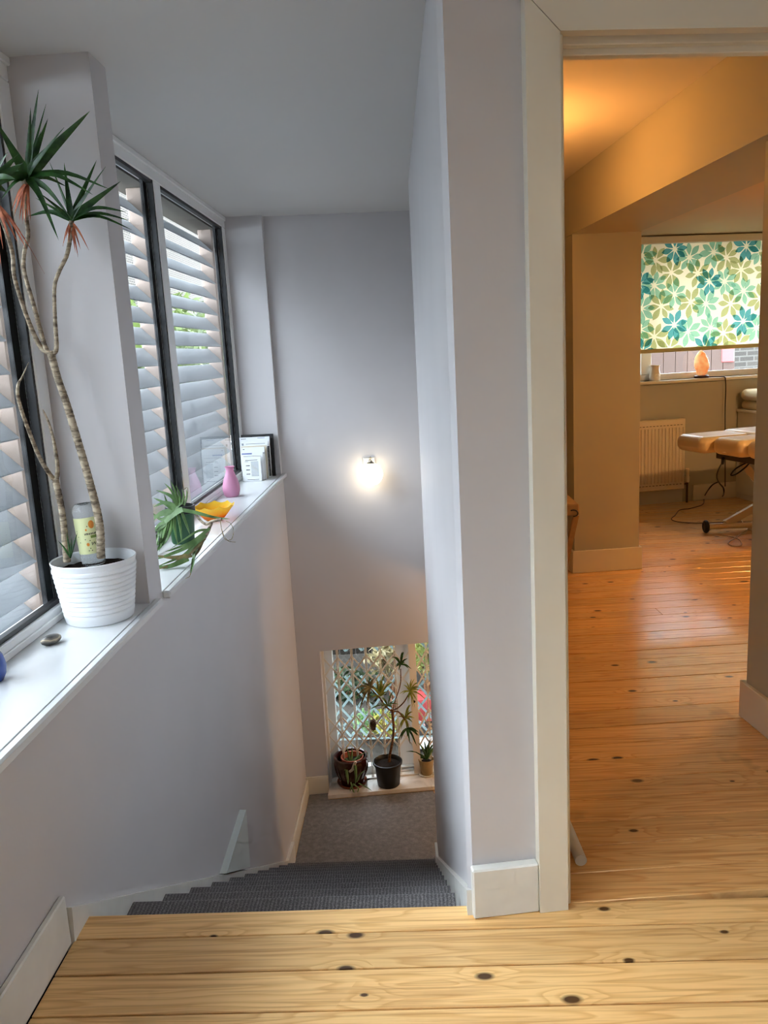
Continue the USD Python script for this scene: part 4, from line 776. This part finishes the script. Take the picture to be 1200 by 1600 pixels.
e1 = atz(1215, 819, .055)
obj('base_bar', tube([wp0+np.array([.02, 0, 0]), e1], .024, 12), FRM, tc, smooth=60)
obj('lift_arm', between(np.array([2.40, 6.235, .065]), at(1200, 781, 6.40), .055, .035), FRM, tc)
obj('strut', between(at(1160, 722, 6.35), at(1200, 775, 6.42), .05, .03), FRM, tc)
spr = [at(1183+.0*i+3.5*math.cos(i*.9), 778+i*.45, 6.5)+np.array([0, .02*math.sin(i*.9), 0]) for i in range(40)]
obj('coiled_lead', tube(spr, .006, 6), BLACKP, tc, label='black coiled lead')
obj('eyelet', lathe([(0, 0), (.014, 0), (.016, .004), (.008, .006), (0, .004)], 14, at(1131, 708, 5.95)), plain('pale_cap', C(206, 170, 130), .4), tc)
# leads
cb = thing('couch_lead', 'black lead hanging from the couch to a plug on the floorboards', 'cable')
obj('connector', tube([at(1130, 716, 6.25), at(1129, 724, 6.3)], [.014, .012], 8), BLACKP, cb)
obj('lead', tube([at(1129, 722, 6.3), at(1122, 735, 6.6), at(1120, 746, 6.8), at(1124, 755, 7.0), at(1130, 762, 7.1), at(1131, 770, 7.2), atz(1128, 776, .008), atz(1116, 777, .008)], .0065, 6, 5), BLACKP, cb, smooth=60)
obj('lead', tube([at(1122, 753, 7.0), at(1114, 757, 7.1), at(1107, 765, 7.2), atz(1100, 776, .012)], .006, 6, 5), BLACKP, cb, smooth=60)
pp_ = atz(1096, 780, .0); obj('plug', rbx(pp_[0]-.035, pp_[0]+.03, pp_[1]-.025, pp_[1]+.025, .001, .05, .012, 1), BLACKP, cb, smooth=40)
def lead(name, pts, m, label, r=.004, z=.006): return single(name, tube([atz(a, b, z) for a, b in pts], r, 6, 5), m, label, 'cable', smooth=60)
lead('floor_cable', [(1100, 780), (1098, 788), (1080, 794), (1062, 797), (1055, 805), (1049, 811), (1058, 815), (1080, 817), (1110, 817), (1150, 816), (1190, 815)], plain('brown_flex', C(96, 66, 40), .5), 'brown flex looping over the floorboards in front of the radiator')
lead('floor_cable', [(1200, 838), (1180, 830), (1165, 822), (1158, 812), (1150, 800), (1158, 798)], plain('white_flex', C(206, 186, 150), .5), 'pale flex curling up around the couch base')
lead('floor_cable', [(1128, 836), (1145, 838), (1165, 832), (1170, 820), (1180, 812)], plain('cream_flex', C(196, 172, 132), .5), 'cream flex crossing the floor under the couch')
lead('floor_cable', [(1195, 843), (1170, 828), (1150, 840), (1138, 848), (1145, 853), (1158, 852), (1155, 843), (1140, 838)], plain('tan_flex', C(182, 156, 116), .5), 'tan flex lying in a loop on the floor before the couch base')
hb = single('hanging_flex', tube([at(1168, 722, 6.3), at(1150, 732, 6.3), at(1142, 742, 6.3), at(1150, 741, 6.3), at(1165, 730, 6.3), at(1172, 722, 6.3)], .006, 6, 5), BLACKP, 'loop of black flex hanging under the couch pads', 'cable', smooth=60)
# cabinet with folded towels
cbn = thing('cabinet', 'white painted cabinet in the corner beside the far window', 'cabinet')
CBF = frame_of(3.09, 7.22, 11)
obj('carcass', CBF(bx(0, .9, 0, .40, .05, .80, .004)), CREAM, cbn); obj('top', CBF(bx(-.012, .91, -.015, .41, .80, .825, .004)), CREAM, cbn); obj('plinth', CBF(bx(.01, .88, .02, .40, 0, .05)), CREAM, cbn)
for k in range(3): d = obj('drawer', CBF(bx(.02, .87, -.016, 0, .08+.24*k, .30+.24*k, .004)), CREAM, cbn); kb = trimesh.creation.icosphere(subdivisions=2, radius=.016); kb.apply_translation(CBF.p(.45, -.03, .19+.24*k)); obj('knob', kb, STEEL, d, smooth=True)
TW = plain('cream_towel', C(216, 200, 164), .95, bump=.6, bscale=220)
single('towel', CBF(rbx(-.005, .50, .02, .36, .825, .905, .038, 2)), TW, 'folded cream towel lying on the cabinet, lower of the two', 'towel', smooth=60)
single('towel', CBF(rbx(-.03, .46, .0, .34, .905, 1.01, .048, 2)), TW, 'plump cream towel on top of the folded towel on the cabinet', 'towel', smooth=60)
# side table edge behind the door jamb
sdt = thing('side_table', 'small wooden side table half hidden behind the door jamb', 'table')
WD = plain('tan_wood', C(176, 140, 96), .45, vary=.15, vscale=20)
c1 = at(904, 795, 4.7)
obj('tabletop', bx(.40, c1[0], 4.68, 5.05, c1[2]-.035, c1[2]+.032, .006), WD, sdt)
obj('leg', between((c1[0]-.015, 4.70, c1[2]-.035), (c1[0]-.12, 4.74, 0), .03, .03), WD, sdt); obj('leg', between((c1[0]-.015, 5.03, c1[2]-.035), (c1[0]-.12, 5.0, 0), .03, .03), WD, sdt)
obj('leg', bx(.41, .45, 4.70, 4.74, 0, c1[2]-.035), WD, sdt); obj('leg', bx(.41, .45, 5.0, 5.04, 0, c1[2]-.035), WD, sdt)
lp_ = [at(896+7*math.cos(a), 802+5*math.sin(a), 4.672) for a in np.linspace(-2.2, 1.6, 12)]
single('table_strap', tube(lp_, .004, 6), BLACKP, 'thin dark strap looped over the edge of the side table', 'strap', smooth=60)
# white tube on the floor inside the doorway
tbm = trimesh.creation.cylinder(.0175, .55, sections=28); tbm.apply_transform(trimesh.transformations.rotation_matrix(math.pi/2, (1, 0, 0))); tbm.apply_transform(trimesh.transformations.rotation_matrix(math.radians(2.5), (0, 0, 1))); tbm.apply_translation((.428, 2.425, .0178))
single('white_tube', tbm, plain('matt_white_plastic', C(226, 220, 206), .5), 'short white plastic tube lying on the floor inside the door jamb', 'tube', smooth=40)

# ------------------------------------------------------------------ the lamps of the room and of the hall
ul = thing('uplighter', 'warm wall uplighter bowl on the left wall of the room, hidden behind the jamb', 'lamp')
uc = np.array([.50, 3.95, 2.05])
obj('bowl', lathe([(0, -.06), (.05, -.05), (.09, -.01), (.10, .04), (.096, .04), (.08, -.005), (0, -.04)], 28, uc), plain('uplighter_plaster', C(220, 200, 170), .6), ul, smooth=40)
obj('bracket', bx(.36, .45, 3.92, 3.98, 2.00, 2.06), STEEL, ul)
ulb = UsdLux.SphereLight.Define(stage, pth(ul)+'/bulb_light'); ulb.CreateRadiusAttr(.03); ulb.CreateColorAttr(Gf.Vec3f(1, .47, .13)); ulb.CreateIntensityAttr(190.0); ulb.AddTranslateOp().Set(Gf.Vec3d(float(uc[0]), float(uc[1]), float(uc[2]+.05)))
hp = thing('hall_pendant', 'round opal pendant lamp in the hall behind the viewer', 'lamp')
hc = np.array([1.3, .5, 2.15])
obj('flex', tube([hc+np.array([0, 0, .14]), (hc[0], hc[1], CE)], .004, 6), BLACKP, hp)
obj('shade', lathe([(.03, .14), (.09, .11), (.13, .05), (.14, 0), (.137, 0), (.127, .05), (.087, .107), (.03, .136)], 32, hc), plain('opal_shade', C(235, 228, 210), .4), hp, smooth=40)
hb_ = UsdLux.SphereLight.Define(stage, pth(hp)+'/bulb_light'); hb_.CreateRadiusAttr(.045); hb_.CreateColorAttr(Gf.Vec3f(1, .80, .55)); hb_.CreateIntensityAttr(35.0); hb_.AddTranslateOp().Set(Gf.Vec3d(*[float(x) for x in hc]))

rp = thing('room_pendant', 'warm paper pendant lamp of the room, out of sight to the right of the doorway', 'lamp')
rpc = np.array([3.2, 4.6, 1.95])
obj('flex', tube([rpc+np.array([0, 0, .17]), (rpc[0], rpc[1], RC)], .004, 6), BLACKP, rp)
obj('shade', lathe([(.05, .17), (.11, .14), (.165, .06), (.17, 0), (.167, 0), (.162, .06), (.107, .137), (.05, .167)], 32, rpc), plain('paper_shade', C(235, 220, 190), .7), rp, smooth=40)
rpl = UsdLux.SphereLight.Define(stage, pth(rp)+'/bulb_light'); rpl.CreateRadiusAttr(.04); rpl.CreateColorAttr(Gf.Vec3f(1, .60, .26)); rpl.CreateIntensityAttr(480.0); rpl.AddTranslateOp().Set(Gf.Vec3d(*[float(x) for x in rpc]))

dl = thing('landing_lamp', 'warm bulkhead lamp on the end wall of the lower landing, hidden behind the stair wall', 'lamp')
dlc = np.array([1.27, 5.65, -.85])
obj('backplate', bx(1.375, 1.40, 5.57, 5.73, -.93, -.77, .006), STEEL, dl)
obj('arm', bx(1.15, 1.376, 5.642, 5.658, -.718, -.703), STEEL, dl)
obj('collar', lathe([(.02, .11), (.05, .118), (.05, .135), (.02, .14)], 24, dlc), STEEL, dl, smooth=40)
dll = UsdLux.SphereLight.Define(stage, pth(dl)+'/globe_light'); dll.CreateRadiusAttr(.11); dll.CreateColorAttr(Gf.Vec3f(1, .62, .3)); dll.CreateIntensityAttr(24.0); dll.AddTranslateOp().Set(Gf.Vec3d(*[float(x) for x in dlc]))

# outside the far room window: fence, brick wall and a red box
of = thing('yard_fence', 'brown board fence outside the far room window', 'fence')
for k in range(22): obj('board', FWf(bx(-1.6+.16*k, -1.445+.16*k, 2.6, 2.62, -.2, 1.36, .003)), plain('brown_board', C(84, 66, 58), .8) if k == 0 else '/World/Looks/brown_board', of)
yw = thing('yard_wall', 'pale brick wall behind the yard fence', 'wall')
obj('wall', FWf(bx(-2.5, 5, 4.4, 4.6, -.2, 3.2)), mat('yard_brick', {'g': ('geometry', {}), 's': ('separate_xyz', {}), 'c': ('combine_xyz', {}), 'b': ('brick_texture', {'scale': 1.0, 'brick_width': .23, 'row_height': .078, 'mortar_size': .010, 'color1': C(56, 52, 47), 'color2': C(66, 61, 55), 'mortar': C(86, 83, 77)}), 'p': ('principled_bsdf', {'roughness': .9})},
         [('g.position', 's.vector'), ('s.x', 'c.x'), ('s.z', 'c.y'), ('c.vector', 'b.vector'), ('b.color', 'p.base_color')]), yw)
struct('ground_yard', FWf(bx(-3, 6, .26, 6, -.4, -.2)), plain('yard_paving', C(150, 146, 138), .9))
rq = at(1135, 553, 10.5); rb = thing('red_box', 'red box on the brick wall outside the far room window', 'box')
obj('box_body', bx(rq[0]-.08, rq[0]+.08, rq[1]-.06, rq[1]+.06, rq[2]-.10, rq[2]+.10, .01), RED, rb)
obj('lid', bx(rq[0]-.09, rq[0]+.09, rq[1]-.07, rq[1]+.07, rq[2]+.10, rq[2]+.115, .004), RED, rb)
